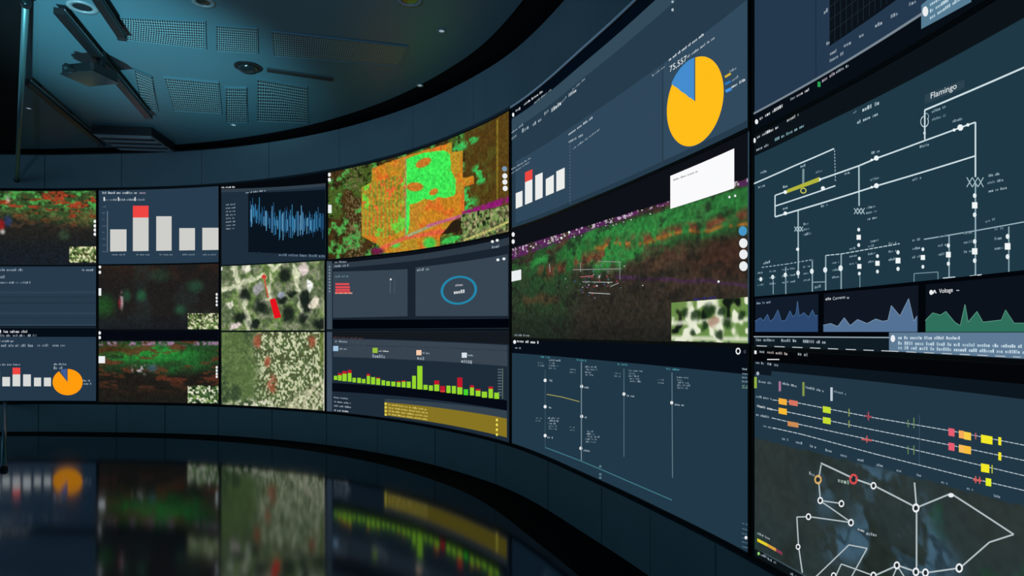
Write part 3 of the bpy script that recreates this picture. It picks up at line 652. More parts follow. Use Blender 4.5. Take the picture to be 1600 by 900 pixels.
for r in range(4):
    gg.text(*g(510, 582 + r * 24), *g(800, 622 + r * 24), 2.6, (226, 208, 110), bg=(134, 116, 34)); gg.disc(*g(490, 572 + r * 27), 1.8, 2, (226, 208, 90), 8); gg.disc(*g(1313, 692 + r * 36), 1.8, 2.4, (238, 222, 90), 8)
s.put('table_text', gg)

# --- column E
E1 = Screen('big tilted dashboard screen with the largest yellow pie chart', 800, 1170.5, 341, 158, (38, 60, 76), 22, 10, edge=True)
s = E1; te = lambda x, d=0: y_of(x, 341) + d; be = lambda x, d=0: y_of(x, 158) + d
def bandE(hu0, hu1, col, x0=800, x1=1170.5, lvl=1):
    g = Ink(lvl); xs = np.linspace(x0, x1, 24)
    for a, b in zip(xs[:-1], xs[1:]): g.quad((a, y_of(a, hu0)), (b, y_of(b, hu0)), (b, y_of(b, hu1)), (a, y_of(a, hu1)), col)
    return g
s.put('title_bar', bandE(341, 326, (3, 12, 22))); s.put('header_strip', bandE(326, 308, (50, 74, 90)))
bg = (38, 60, 76)
s.put('panel_card', bandE(258, 164, (47, 71, 90), 806, 1035)); s.put('panel_card', bandE(258, 164, (49, 74, 94), 1037, 1168))
s.put('title_text', Ink(2).disc(802.5, 179.5, 1.8, 3.4, W8, 8).text(806, 175, 814, 171, 4, W8, bg=(3, 12, 22)).text(819, 165.5, 849, 144, 3.4, W8, bg=(3, 12, 22)).text(835, 163, 862, 141, 3, TX, bg=(3, 12, 22)))
s.put('figures_text', Ink(2).text(800, 209, 818, 196, 3.4, TX, bg=bg).text(800, 219, 808, 213, 5, TX, bg=bg).text(816, 208, 831, 198, 6, TX, bg=bg).text(833, 197.5, 847, 188, 5, (190, 202, 210), bg=bg).text(851, 181, 858, 174, 5, TX, bg=bg).text(862, 176, 878, 163, 6, W8, bg=bg).text(879, 161, 886, 152, 3, TX, bg=bg).text(889, 152, 904, 141, 5, W8, bg=bg).text(895, 142, 915, 124, 3, TX, bg=bg))
s.put('card_text', Ink(2).text(889, 212, 927, 185, 3.6, (190, 202, 210), bg=(49, 74, 94), dim=.8).text(889, 224, 912, 212, 4.5, TX, bg=(49, 74, 94)).text(896, 234, 938, 203, 3, TX, bg=(49, 74, 94), dim=.25).text(800, 266, 830, 248, 2.6, TX, bg=(49, 74, 94)).text(800, 272, 828, 254, 2.2, TX, bg=(49, 74, 94)).text(1020, 120, 1040, 105, 3, TX, bg=bg))
s.put('axis_line', Ink(2).dash([(891.5, 222), (891.5, 318)], 2.2, (74, 98, 114), 2, 3))
small_bars(s, [(806.5, 817, 302, None, -4), (821, 832.5, 285, 269.5, -5), (837, 848.5, 274.5, None, -5), (853.5, 866, 280, None, -7), (870, 883, 268, None, -6)], lambda x: 326 - .42 * (x - 807), white=(236, 238, 236), red=(236, 72, 66))
pe = (1087.5, 158.5); rx, ry, sh = 44.5, 68.5, -.36
gp = lambda a0, a1, cx, cy, q, c, n: Ink(2).disc(cx, cy, rx * q, ry * q, c, n, a0, a1, sh)
s.put('pie_slice', gp(-215.5, 90, *pe, 1.0, (255, 190, 26), 48), 'large yellow slice of the pie chart')
s.put('pie_slice', gp(90, 144, pe[0] - 1.5, pe[1], 1.0, (68, 140, 206), 14), 'small blue slice of the pie chart')
s.put('pie_text', Ink(2).text(1046, 96, 1101, 55, 4, (225, 230, 235), bg=bg, dim=.8).text(1075, 91, 1120, 59, 4, (205, 212, 220), bg=bg).words('75,557', 1047.5, 113, 1074, 95, 9, (232, 236, 238)))
s.put('legend_text', Ink(2).text(1141, 114, 1152, 108, 4, TX, bg=bg).text(1145, 128, 1155, 121, 4, (150, 165, 178), bg=bg).text(1144, 138.5, 1166, 126, 4.4, W8, bg=bg))
s.put('legend_key', Ink(2).line([(1134, 120.5), (1143, 115)], 3.4, (214, 176, 50))); s.put('legend_key', Ink(2).line([(1134, 132), (1143, 127)], 3.6, (48, 120, 190))); s.put('legend_key', Ink(2).line([(1135, 143), (1144, 138.5)], 4.6, (70, 150, 230)))
s.put('corner_text', Ink(2).disc(1052, 15.5, 2, 2.6, (170, 185, 195), 8).disc(1052, 3, 2, 2, (170, 185, 195), 8))
E2 = Screen('big screen with a street scan in green, brown and purple, under the yellow pie chart', 800, 1171, 155, -10.2, paint_e2, 250, 180)
s = E2; buttons(s, [(1162, 361), (1162.8, 380), (1163, 397.5), (1163, 416)], 6.6, 7.6, (70, 150, 200), 18); buttons(s, [(802.5, 366.5), (802.5, 377.5)], 2.4, 3.6)
s.put('white_tab', Ink(2).quad((800, 424), (815, 421), (815, 437), (800, 440), W8))
s.put('blank_popup', Ink(2).quad((1048.5, 275), (1148.5, 232), (1148.5, 294), (1048.5, 326.5), (250, 250, 252)), 'blank white pop-up box'); s.put('popup_text', Ink(3).text(1054, 283, 1092, 269, 3, (120, 120, 128), bg=(250, 250, 252)))
e = strip('bezel_highlight', float(th_of(1173.4)), float(th_of(1172.2)), [(0.008, -9.5 * U + EYE), (0.008, 154 * U + EYE), (0.012, 154 * U + EYE), (0.012, -9.5 * U + EYE)], M_highlight, n=3, parent=E2.root)  # upright bezel highlight built as a pale strip
e['label'] = 'thin painted highlight up the side of the screen'
def paint_inset(name, s, quad, nu, nv, fn):
    g = Ink(2); a, b, c, d = map(np.array, quad); pts = []
    for j in range(nv + 1):
        for i in range(nu + 1):
            u, v = i / nu, j / nv; pts.append((a * (1 - u) + b * u) * (1 - v) + (d * (1 - u) + c * u) * v)
    P = np.array(pts, float); t = th_of(P[:, 0]); _, Y0 = plan(t)
    col = fn(P[:, 0], P[:, 1], s_of(t), (HOR - P[:, 1]) / 1000 * Y0)
    g._add(P, [(j * (nu + 1) + i, j * (nu + 1) + i + 1, (j + 1) * (nu + 1) + i + 1, (j + 1) * (nu + 1) + i) for j in range(nv) for i in range(nu)], col)
    s.put(name, g, 'small inset aerial view')
def ins_e2(x, y, s, h):
    c = spect(x, y, s, h, .24, 151, (104, 140, 72), (232, 236, 212), 1.0)
    for q in ([(1052, 505), (1170, 499)], [(1078, 470), (1080, 534)], [(1120, 468), (1124, 534)], [(1052, 528), (1170, 530)]): c = mixc(c, (226, 230, 206), seg(x, y, q, 5, 4) * .8)
    x = x + 14 * (fbm(s, h, .06, 405, 3) - .5); y = y + 14 * (fbm(s, h, .06, 407, 3) - .5)
    for a, b, r in ((1069, 490, 8), (1089, 492, 9), (1108, 484, 10), (1130, 486, 9), (1138, 505, 8), (1161, 492, 7), (1102, 508, 7), (1085, 520, 6), (1125, 522, 6)): c = mixc(c, (22, 44, 22), ell(x, y, a, b, r * .8, r * 1.1, .5) * .85)
    return mixc(c, (165, 130, 112), ell(x, y, 1117, 503, 9, 7, .4) * .8)
paint_inset('map_inset', s, ((1050, 473), (1170.5, 464), (1170.5, 536.5), (1050, 532.5)), 70, 42, ins_e2)
s.put('inset_label', Ink(2).text(1084, 470, 1120, 466, 4, (40, 40, 130), bg=(40, 34, 36)))
gl = lambda X, Y: (790 + X / 2.6475, 210 + Y / 2.6475)
g = Ink(2); wl = (150, 150, 152)
g.line([gl(280, 560), gl(480, 556)], 1, wl).line([gl(385, 525), gl(480, 528)], .9, wl).line([gl(312, 530), gl(312, 570)], .9, wl).line([gl(475, 530), gl(475, 600)], .8, wl).line([gl(310, 590), gl(365, 585)], 1, (200, 110, 120)).line([gl(320, 610), gl(445, 612)], 1, (170, 180, 170)).line([gl(345, 655), gl(435, 660)], 1, (180, 190, 190)).line([gl(435, 630), gl(470, 615)], 1.2, wl).line([gl(183, 535), gl(186, 570)], 1, wl)
s.put('outline_line', g, 'thin pale outline drawn over the scan')
g = Ink(2); random.seed(5)
for _ in range(70):
    X = random.gauss(385, 65); Y = random.gauss(600, 26); a = gl(X, Y); w = random.uniform(.8, 2.2); g.rect(a[0], a[1], a[0] + w * 1.3, a[1] + w, random.choice([(60, 110, 110), (150, 60, 70), (120, 90, 130), (190, 190, 190), (40, 90, 70), (60, 80, 120), (20, 20, 24)]))
for _ in range(46):
    x = random.uniform(802, 1050); y = top_e2(x) + random.uniform(0, 12); g.rect(x, y, x + 1.8, y + 1.5, random.choice([W8, (200, 170, 205), (120, 60, 130)]))
for x, y in ((1108, 302), (1113, 301), (1141, 308), (1150, 306), (1124, 440), (890, 363), (878, 372)): g.disc(x, y, 1.8, 2, W8, 8)
s.put('scan_speckle', g, whole=True)['kind'] = 'stuff'
E3 = Screen('big screen with a sparse flow diagram of thin vertical lines', 800, 1170.5, -13.2, -172.5, (33, 56, 72), 22, 8)
s = E3; bg = (33, 56, 72)
s.put('title_bar', bandE(-13.2, -34, (6, 13, 22)))
gz = lambda X, Y: (790 + X / 2.4325, 510 + Y / 2.4325)
E2.put('caption_text', Ink(2).text(*gz(35, 36), *gz(92, 38), 3, TX, bg=(6, 13, 22)))
s.put('title_text', Ink(2).disc(*gz(36, 59), 2.4, 3, W8, 10).text(*gz(45, 60), *gz(128, 66), 4, W8, bg=(6, 13, 22)).text(*gz(38, 84), *gz(60, 86), 2.6, TX, bg=(6, 13, 22)).ring(*gz(887, 94), 4, 5.4, 2.2, W8, 16).ring(*gz(912, 96), 1.8, 2.4, .8, (90, 100, 110), 10))
faint = (104, 128, 142); ln = Ink(2)
ln.line([gz(152, 165), gz(152, 460)], .8, (64, 90, 104)).line([gz(290, 135), gz(290, 510)], 1.4, (120, 142, 154)).line([gz(452, 160), gz(452, 495)], 1.2, (84, 108, 122)).line([gz(635, 175), gz(637, 575)], 1.4, (96, 120, 132))
s.put('flow_line', ln, 'thin vertical line of the flow diagram')
s.put('link_line', Ink(2).line([gz(158, 258), gz(215, 268), gz(283, 286)], 1.1, (170, 166, 90)), 'yellow slanting link between two lines')
s.put('base_line', Ink(2).line([gz(152, 460), gz(290, 512), gz(460, 585), gz(635, 660)], 1.6, (64, 116, 130)), 'teal slanting line under the flow diagram')
g = Ink(2)
for X, Y in ((152, 205), (152, 305), (152, 415), (291, 228), (291, 342), (288, 463), (452, 257), (634, 290)): g.disc(*gz(X, Y), 2.4, 2.8, W8, 10)
s.put('node_dot', g)
g = Ink(2)
for X, Y, n in ((165, 125, 4), (303, 150, 4), (468, 165, 5), (652, 190, 5), (160, 345, 5), (305, 395, 5)):
    for k in range(n): g.text(*gz(X + random.uniform(0, 8), Y + k * 10 + 6), *gz(X + random.uniform(22, 55), Y + k * 10 + 8), 2.8, (150, 168, 178), bg=bg, dim=.3)
for X, Y in ((125, 140), (245, 165), (415, 180), (580, 205), (115, 350), (245, 385)):
    for k in range(2): g.text(*gz(X, Y + k * 11), *gz(X + 24, Y + k * 11 + 2), 2.6, (120, 140, 152), bg=bg, dim=.3)
for X, Y, w in ((168, 208, 12), (300, 234, 18), (462, 266, 30), (645, 300, 36), (166, 310, 10), (300, 348, 16), (160, 424, 22), (298, 474, 24)): g.text(*gz(X, Y), *gz(X + w, Y + 3), 3, (175, 190, 198), bg=bg)
for X, Y in ((362, 532), (362, 562), (362, 575)): g.disc(*gz(X, Y), 2.2, 2, (90, 120, 132), 8)
for k, Y in enumerate((165, 182, 196, 212, 228, 235)): g.text(*gz(902, Y), *gz(926, Y + 2), 2.8, (130, 160, 140) if k > 3 else (150, 170, 180), bg=bg)
for Y in (750, 770, 788, 805, 820, 838): g.text(*gz(902, Y), *gz(924, Y + 6), 2.2, (110, 135, 148), bg=bg)
g.disc(*gz(917, 803), 2.4, 2.8, W8, 8)
s.put('node_text', g)
g = Ink(2)
for X, Y, w in ((135, 118, 36), (272, 130, 36), (428, 146, 38), (612, 164, 52)): g.text(*gz(X, Y), *gz(X + w, Y + 4), 3, (80, 160, 170), bg=bg, dim=.35)
s.put('heading_text', g, 'teal headings of the flow diagram')

# --- column F, nearest
FX = 1760
def lin_at(x, pts): return np.interp(x, [p[0] for p in pts], [p[1] for p in pts])
def bandF(hu0, hu1, col, x0=1178.5, x1=FX, lvl=1):
    g = Ink(lvl); xs = np.linspace(x0, x1, 30)
    for a, b in zip(xs[:-1], xs[1:]): g.quad((a, y_of(a, hu0)), (b, y_of(b, hu0)), (b, y_of(b, hu1)), (a, y_of(a, hu1)), col)
    return g
F1 = Screen('tall screen edge with a dark gridded plot, above the white network diagram', 1179, FX, 341, 153, (36, 56, 78), 24, 8)
s = F1
s.put('footer_bar', bandF(166, 153, (8, 14, 22))); s.put('edge_line', bandF(167.2, 165.6, (120, 134, 146), lvl=2))
s.put('plot_area', Ink(1).quad((1297, 72), (1600, -150), (1600, -900), (1297, -420), (11, 18, 26)))
g = Ink(2)
for k in range(1, 18): g.line([(1297 + k * 9, 72 - k * 6.6), (1297 + k * 9, -160)], .8, (30, 44, 54))
for k in range(1, 9): g.line([(1297, 72 - k * 20), (1440, -33 - k * 24)], .8, (30, 44, 54))
s.put('grid_pattern', g)
s.put('divider_line', Ink(1).line([(1275.5, 124), (1275.5, -400)], 1.6, (28, 44, 64)))
gz = lambda X, Y: (1165 + X / 3.678, Y / 3.678)
g = Ink(2)
for X, Y in ((580, 262), (668, 208), (760, 148), (850, 95), (955, 25)): g.text(*gz(X - 10, Y + 12), *gz(X + 34, Y - 10), 5.5, TX, bg=(36, 56, 78))
g.text(*gz(490, 320), *gz(530, 298), 5, TX).text(*gz(488, 360), *gz(570, 312), 5, TX).text(*gz(455, 85), *gz(480, 65), 6, TX).text(*gz(470, 262), *gz(490, 250), 5, TX)
s.put('axis_text', g)
g = Ink(2); k0 = (8, 14, 22)
g.disc(*gz(68, 700), 2.6, 4, W8, 10).text(*gz(85, 692), *gz(220, 615), 5, W8, bg=k0).text(*gz(262, 580), *gz(292, 562), 4, TX, bg=k0).text(*gz(298, 560), *gz(372, 520), 4.4, W8, bg=k0).text(*gz(445, 475), *gz(520, 428), 5.4, (190, 180, 196), bg=k0).text(*gz(525, 424), *gz(600, 382), 4.2, TX, bg=k0)
s.put('footer_text', g); s.put('status_icon', Ink(2).line([gz(428, 500), gz(428, 470)], 4.6, (40, 160, 84)), 'small green status icon')
s.put('message_box', Ink(2).quad((1441.5, 45.5), (1520, 3), (1520, -60), (1441.5, 8), (86, 124, 148)))
g = Ink(3); g.disc(1449, 18, 4.6, 8, W8, 14)
for k in range(3): g.text(1456, 10 + k * 10.5, 1530, -34 + k * 9, 5.5, (210, 232, 240), bg=(86, 124, 148), dim=.5)
s.put('message_text', g)

F2 = Screen('closest big screen, with a white network diagram above three small area charts', 1179, FX, 150, -12, (30, 56, 69), 24, 10)
s = F2; bg = (30, 56, 69)
s.put('title_bar', bandF(150, 135, (12, 20, 26)))
s.put('title_tab', Ink(1).quad((1179, y_of(1179, 135)), (1259, y_of(1259, 135)), (1212, 229), (1179, 244), (8, 16, 22)))
s.put('title_text', Ink(2).disc(1180.5, 219.5, 1.8, 4.2, W8, 8).text(1184, 217, 1218, 200, 4.5, W8, bg=(8, 12, 18)).text(1183, 236.5, 1205, 226.5, 4, TX, bg=(8, 12, 18)).text(1231, 191, 1250, 180.5, 5, (190, 190, 190), bg=(8, 12, 18)).text(1212, 221, 1258, 198, 4.6, (150, 190, 200), bg=bg))
gz = lambda X, Y: (1165 + X / 3.103, 180 + Y / 3.103)
WL = (205, 224, 230)
s.put('circuit_line', Ink(1).line([gz(40, 333), gz(235, 247), gz(432, 162)], 2.1, WL).dash([gz(434, 170), gz(438, 320)], 1.4, (150, 176, 186)), 'outer white line of the network diagram')
s.put('circuit_line', Ink(1).line([gz(145, 389), gz(205, 368)], 2, WL).line([gz(362, 312), gz(553, 245), gz(640, 208), gz(870, 124), gz(1045, 60), gz(1118, 34)], 2.3, WL).line([gz(1118, 34), gz(1118, 300)], 2.4, WL), 'upper white feed line of the network diagram')
s.put('circuit_line', Ink(1).line([gz(145, 441), gz(290, 393), gz(438, 342)], 2, WL), 'short inner white line of the network diagram')
s.put('circuit_line', Ink(1).line([gz(145, 493), gz(255, 461), gz(552, 370), gz(640, 342), gz(1118, 197)], 2.3, WL).line([gz(145, 389), gz(145, 493)], 1.8, WL), 'lower white feed line of the network diagram')
s.put('circuit_line', Ink(1).line([gz(257, 461), gz(258, 790)], 1.9, (165, 190, 198)).line([gz(552, 245), gz(553, 440)], 2.2, (170, 194, 202)).line([gz(1118, 330), gz(1118, 785)], 2.2, (150, 178, 188)), 'white drop lines of the network diagram')
g = Ink(1); up = lambda X, Y: (1280 + X / 5, 120 + Y / 5)
g.line([up(830, 260), up(1450, 0), (1600, 106.5), (1700, 58)], 2.8, WL).line([up(830, 260), up(830, 490)], 2.2, WL) if False else g.line([up(830, 260), (1600, 106), (1680, 68)], 2.8, WL).line([up(830, 260), up(830, 490)], 2.2, WL)
g.ring(*up(828, 350), 6.5, 9, 1.4, WL, 18, a0=100, a1=400); g.ring(*up(838, 312), 5, 6, 1.2, (150, 176, 186), 14, a0=-30, a1=140); g.disc(*up(828, 440), 2, 2.6, WL, 8)
s.put('circuit_line', g, 'long white line climbing from the small transformer sign')
s.put('live_section', Ink(2).quad(gz(205, 361), gz(362, 300), gz(362, 322), gz(205, 378), (176, 180, 60)).ring(*gz(285, 366), 5, 4.6, 1.6, (206, 206, 90), 14).line([gz(285, 260), gz(284, 340)], 3.2, (120, 146, 150)), 'yellow stretch of the network diagram')
g = Ink(2)
for X, Y, r in ((640, 208, 4), (617, 217, 2), (640, 342, 4), (617, 349, 2), (1048, 60, 5), (1018, 72, 2.4), (1085, 47, 2.6), (380, 355, 3.4), (197, 373, 3), (197, 476, 3), (362, 312, 3), (342, 320, 2.2), (257, 650, 2.6)):
    g.disc(*gz(X, Y), r * .95, r, (236, 244, 246), 10)
for X, ys, r in ((78, (795,), 2.4), (136, (785,), 2.5), (197, (775,), 2.7), (259, (765,), 2.8), (326, (757,), 3), (391, (750,), 3.2), (466, (742,), 3.4), (557, (695, 733, 768), 2.9), (645, (683, 718, 758), 3), (745, (665, 705, 745), 3.4), (866, (650, 690, 735), 3), (990, (632, 676, 720), 3.4), (1118, (612, 660, 705), 3.8), (1118, (390, 437, 483), 3.8), (554, (555, 592, 630), 3), (1278, (588, 636, 686), 4)):
    for k, Y in enumerate(ys):
        if len(ys) == 3 and k == 1: a = gz(X, Y); q = r * 1.1; g.rect(a[0] - q, a[1] - q * 1.15, a[0] + q, a[1] + q * 1.15, (240, 246, 246))
        else: g.disc(*gz(X, Y), r * .75 if len(ys) == 3 else r, r if len(ys) == 3 else r * 1.4, (225, 236, 240), 10)
s.put('node_dot', g, 'white switch dots of the network diagram')
g = Ink(1)
g.dash([gz(80, 738), gz(200, 722), gz(330, 700)], 1.4, (150, 176, 186), 4, 2).dash([gz(392, 680), gz(465, 673), gz(750, 623)], 1.6, (180, 202, 210), 6, 1.5).line([gz(868, 602), gz(1118, 560), gz(1350, 518), gz(1500, 490)], 1.8, (150, 178, 188))
for X, a, b, w in ((136, 800, 868, 1.2), (197, 735, 868, 1.5), (326, 705, 855, 1.8), (391, 680, 850, 2), (466, 673, 845, 2), (557, 780, 840, 1), (990, 580, 786, 2), (1280, 540, 765, 1.9), (258, 700, 770, 1.5)): g.line([gz(X, a), gz(X, b)], w, (140, 168, 178))
g.line([gz(330, 810), gz(388, 808)], 1.2, (150, 176, 186)).line([gz(820, 812), gz(820, 768), gz(936, 760), gz(936, 800)], 1.3, (120, 150, 160)).line([gz(960, 790), gz(1020, 784)], 1.4, WL).line([gz(1090, 780), gz(1150, 773)], 1.6, WL)
s.put('feeder_line', g, 'row of thin feeder lines under the network diagram')
g = Ink(2)
for X, Y, w in ((75, 285, 40), (65, 355, 34), (270, 255, 26), (345, 283, 34), (485, 290, 34), (615, 190, 42), (610, 320, 44), (815, 320, 44), (850, 160, 46), (370, 448, 34), (1010, 36, 58), (610, 620, 42), (1170, 522, 56), (185, 460, 24), (185, 355, 24), (340, 842, 30), (90, 725, 34)): g.text(*gz(X, Y), *gz(X + w, Y - w * .28), 4, (160, 186, 196), bg=bg, dim=.35)
for X, Y, w in ((1185, 300, 62), (1180, 335, 78), (1185, 375, 90), (592, 455, 44), (590, 480, 54), (595, 510, 50), (285, 535, 26), (285, 560, 30), (285, 585, 40)): g.text(*gz(X, Y), *gz(X + w, Y - w * .2), 4, (170, 192, 200), bg=bg, dim=.35)
for X in (78, 136, 197, 235, 300, 440, 525, 615, 715, 830, 955, 1080, 1230):
    y0 = 770 - .135 * (X - 78); hh = 2.6 + .0016 * X; st = 28 + .016 * X
    for k in range(3): g.text(*gz(X - 16, y0 + k * st - (0 if X < 500 else 56)), *gz(X + 14 + .012 * X, y0 + k * st - (4 if X < 500 else 62)), hh, (150, 176, 186), bg=bg, dim=.35)
g.text(*up(275, 290), *up(300, 275), 3, TX, bg=bg).text(*up(345, 275), *up(480, 215), 6, (190, 210, 218), bg=bg).text(*up(305, 370), *up(470, 300), 5, (170, 192, 200), bg=bg).text(*up(890, 285), *up(1000, 240), 4.4, (150, 176, 186), bg=bg).text(*up(890, 345), *up(1000, 310), 4, (110, 140, 152), bg=bg)
s.put('node_text', g)
g = Ink(2)
for X, Y, q in ((1120, 325, 1.0), (557, 465, .62), (262, 552, .5)):
    for k in (-1, 0, 1):
        a = gz(X + k * 27 * q, Y); d = 4.4 * q; e = 7.5 * q; g.line([(a[0] - d, a[1] - e), (a[0] + d, a[1] + e)], 1.3, (170, 194, 202)).line([(a[0] - d, a[1] + e), (a[0] + d, a[1] - e)], 1.3, (170, 194, 202))
s.put('crossed_mark', g)
s.put('name_plate', Ink(1).quad(up(830, 215), up(1140, 85), up(1140, 20), up(830, 140), (44, 66, 78)))
s.put('name_text', Ink(2).words('Flamingo', *up(882, 172), *up(1085, 90), 9, (226, 236, 240)), 'the word Flamingo')
fl = lambda x: y_of(x, 26.2)
def cutF(x0, x1, ya, yb, col, lvl=1):
    g = Ink(lvl); n = max(2, int((x1 - x0) / 25)); xs = np.linspace(x0, x1, n + 1)
    for a, b in zip(xs[:-1], xs[1:]): g.quad((a, ya(a)), (b, ya(b)), (b, yb(b)), (a, yb(a)), col)
    return g
s.put('chart_strip', cutF(1179, FX, fl, lambda x: 526 + 0 * x, (2, 5, 10)))
cb = lambda x: 518.5
for a, b, c in ((1181.5, 1280.5, (17, 27, 42)), (1289, 1437, (17, 23, 34)), (1448.5, FX, (12, 18, 28))): s.put('chart_panel', cutF(a, b, lambda x: y_of(x, 26.2) + 3.5 + .01 * (x - 1179), cb, c, 2))
ge = lambda X, Y: (1165 + X / 3.678, 400 + Y / 3.678)
random.seed(3)
tp = [ge(62, 375), ge(95, 355), ge(110, 372), ge(135, 335), ge(150, 375), ge(170, 360), ge(195, 310), ge(215, 375), ge(240, 368), ge(265, 315), ge(282, 350), ge(300, 330), ge(308, 260), ge(318, 345), ge(345, 325), ge(372, 352), ge(395, 310), ge(410, 345), ge(424, 340)]
s.put('area_chart', Ink(3).area(tp, cb, (44, 72, 112), edge=(66, 100, 140)), 'dark blue area chart')
tp = [ge(456, 398), ge(500, 388), ge(540, 405), ge(578, 355), ge(612, 400), ge(655, 365), ge(710, 388), ge(760, 362), ge(800, 375), ge(830, 370), ge(850, 285), ge(900, 345), ge(950, 245), ge(980, 375), ge(998, 345)]
s.put('area_chart', Ink(3).area(tp, cb, (84, 114, 150), edge=(120, 146, 170)), 'grey-blue area chart')
gv = lambda X, Y: (1400 + X / 4.5, 400 + Y / 4.5)
tp = [gv(222, 455), gv(235, 440), gv(275, 400), gv(330, 415), gv(368, 390), gv(430, 465), gv(470, 490), gv(503, 340), gv(525, 465), gv(588, 390), gv(630, 465), gv(760, 450), gv(790, 380), gv(850, 472), gv(900, 472), (1640, 506), (1660, 490), (1700, 508), (FX, 500)]
s.put('area_chart', Ink(3).area(tp, cb, (46, 112, 92), edge=(90, 150, 130)), 'green area chart')
s.put('chart_title', Ink(3).text(*ge(70, 278), *ge(160, 270), 3.4, (150, 170, 190), bg=(17, 27, 42)))
s.put('chart_title', Ink(3).text(*ge(468, 255), *ge(512, 250), 4, W8, bg=(17, 23, 34)).words('Currents', *ge(510, 253), *ge(582, 243), 4.6, (190, 200, 210)).line([ge(592, 236), ge(598, 246)], 1.2, (170, 180, 190)).line([ge(598, 246), ge(604, 236)], 1.2, (170, 180, 190)))
s.put('chart_title', Ink(3).disc(*gv(262, 256), 3, 4, W8, 10).line([gv(275, 265), gv(285, 240), gv(296, 262)], 1.6, W8).words('Voltage', *gv(318, 262), *gv(414, 252), 6.6, W8).line([gv(440, 242), gv(460, 242)], 1.6, TX), 'title reading Voltage')
s.put('status_bar', cutF(1179, FX, lambda x: 525.5 + .004 * (x - 1179), lambda x: y_of(x, -12), (16, 28, 36)))
s.put('edge_line', cutF(1179, 1392, lambda x: 525.2 + .006 * (x - 1179), lambda x: 527 + .006 * (x - 1179), (150, 164, 174), 2))
g = Ink(2).text(1182, 533, 1212, 533.5, 4.4, TX, bg=(16, 28, 36)).text(1222, 534, 1246, 534.5, 4.4, TX, bg=(16, 28, 36)).text(1256, 535.5, 1292, 537, 4.6, (170, 182, 192), bg=(16, 28, 36)); s.put('status_text', g)
s.put('message_box', cutF(1392, FX, lambda x: 519.5, lambda x: 548.5 + .058 * (x - 1392), (94, 122, 148), 3))
g = Ink(4).disc(1399, 529, 3.6, 5.6, W8, 12); k1 = (94, 122, 148)
g.text(1407, 530, 1508, 530.5, 5, (220, 234, 242), bg=k1).text(1407, 538.5, 1690, 546, 5.4, (205, 226, 236), bg=k1).text(1407, 545.5, 1690, 556, 5.4, (205, 226, 236), bg=k1); s.put('message_text', g)
s.put('edge_line', Ink(4).dash([(1185, y_of(1185, -11.3)), (1392, y_of(1392, -11.3)), (1600, y_of(1600, -11.3))], 1.3, (190, 200, 205), 16, 12))

F3 = Screen('closest low screen, with coloured timelines above a map of linked white rings', 1179, FX, -15, -172.5, paint_f2, 200, 150)
s = F3; bg = (33, 55, 70)
s.put('title_bar', bandF(-15, -23, (3, 5, 9))); s.put('header_strip', bandF(-23, -29.5, (12, 22, 31), 1206)); s.put('header_strip', bandF(-23, -33, (14, 24, 34), 1179, 1206))
s.put('title_text', Ink(2).rect(1180, 546, 1183.5, 553, W8).text(1188, 551, 1196, 552, 4, TX, bg=(3, 5, 9)).text(1200, 552, 1232, 555, 4, (200, 190, 186), bg=(3, 5, 9)).text(1248, 555, 1264, 557, 5, TX, bg=(3, 5, 9)).text(1182, 568, 1195, 569.5, 3.4, TX, bg=bg).text(1200, 570, 1218, 573, 5, TX, bg=bg).rect(1200, 561, 1219, 562.4, W8))
gq = lambda X, Y: (1165 + X / 3.678, 540 + Y / 3.678)
for X0, Y0, Y1, w, c in ((62, 180, 245, 4, (146, 176, 70)), (202, 205, 262, 3.4, (170, 120, 150)), (338, 210, 290, 3.4, (128, 150, 74)), (500, 240, 318, 3.6, (190, 204, 216))): a, b = gq(X0, Y0), gq(X0, Y1); s.put('legend_key', Ink(2).line([a, b], w, c))
s.put('legend_text', Ink(2).disc(*gq(75, 160), 2.4, 3, TX, 8).text(*gq(80, 212), *gq(155, 222), 3.6, TX).text(*gq(215, 222), *gq(300, 240), 3.6, TX).text(*gq(350, 245), *gq(455, 268), 3.8, TX).text(*gq(512, 268), *gq(585, 285), 3.8, (130, 146, 158)).text(*gq(65, 298), *gq(155, 312), 3.6, TX).text(*gq(70, 352), *gq(160, 372), 3.6, W8).text(*gq(65, 402), *gq(150, 420), 3.6, TX).text(*gq(105, 466), *gq(175, 482), 3, (130, 146, 158)))
tls = [[(160, 312), (300, 328), (720, 410), (1200, 492), (1600, 570), (2100, 668)], [(160, 368), (240, 380), (720, 480), (1200, 575), (1600, 658), (2100, 762)], [(155, 415), (280, 445), (720, 540), (1200, 650), (1600, 745), (2100, 864)], [(160, 472), (330, 510), (760, 625), (1340, 770), (1600, 830), (2100, 946)]]
for t in tls: s.put('timeline_line', Ink(2).dash([gq(*p) for p in t], 1.3, (186, 198, 206), 7, 1.2))
Y_ = (240, 232, 40); O_ = (244, 176, 60); R_ = (222, 90, 100); G_ = (196, 220, 50)
blk = [(198, 245, 318, 17, O_), (258, 308, 325, 15, (214, 116, 96)), (198, 245, 373, 17, (246, 186, 50)), (250, 312, 447, 14, (204, 140, 84)), (453, 498, 365, 18, G_), (453, 498, 427, 18, G_), (1178, 1213, 495, 22, (230, 92, 112)), (1238, 1268, 508, 22, (244, 170, 90)), (1268, 1308, 516, 22, (246, 206, 70)), (1366, 1432, 534, 23, Y_), (1178, 1213, 578, 22, (230, 92, 112)), (1238, 1268, 590, 22, (246, 186, 90)), (1268, 1308, 596, 22, (246, 190, 60)), (1366, 1414, 700, 24, Y_), (1393, 1425, 782, 22, (226, 238, 40)), (1466, 1483, 548, 23, Y_), (1466, 1483, 635, 23, Y_)]
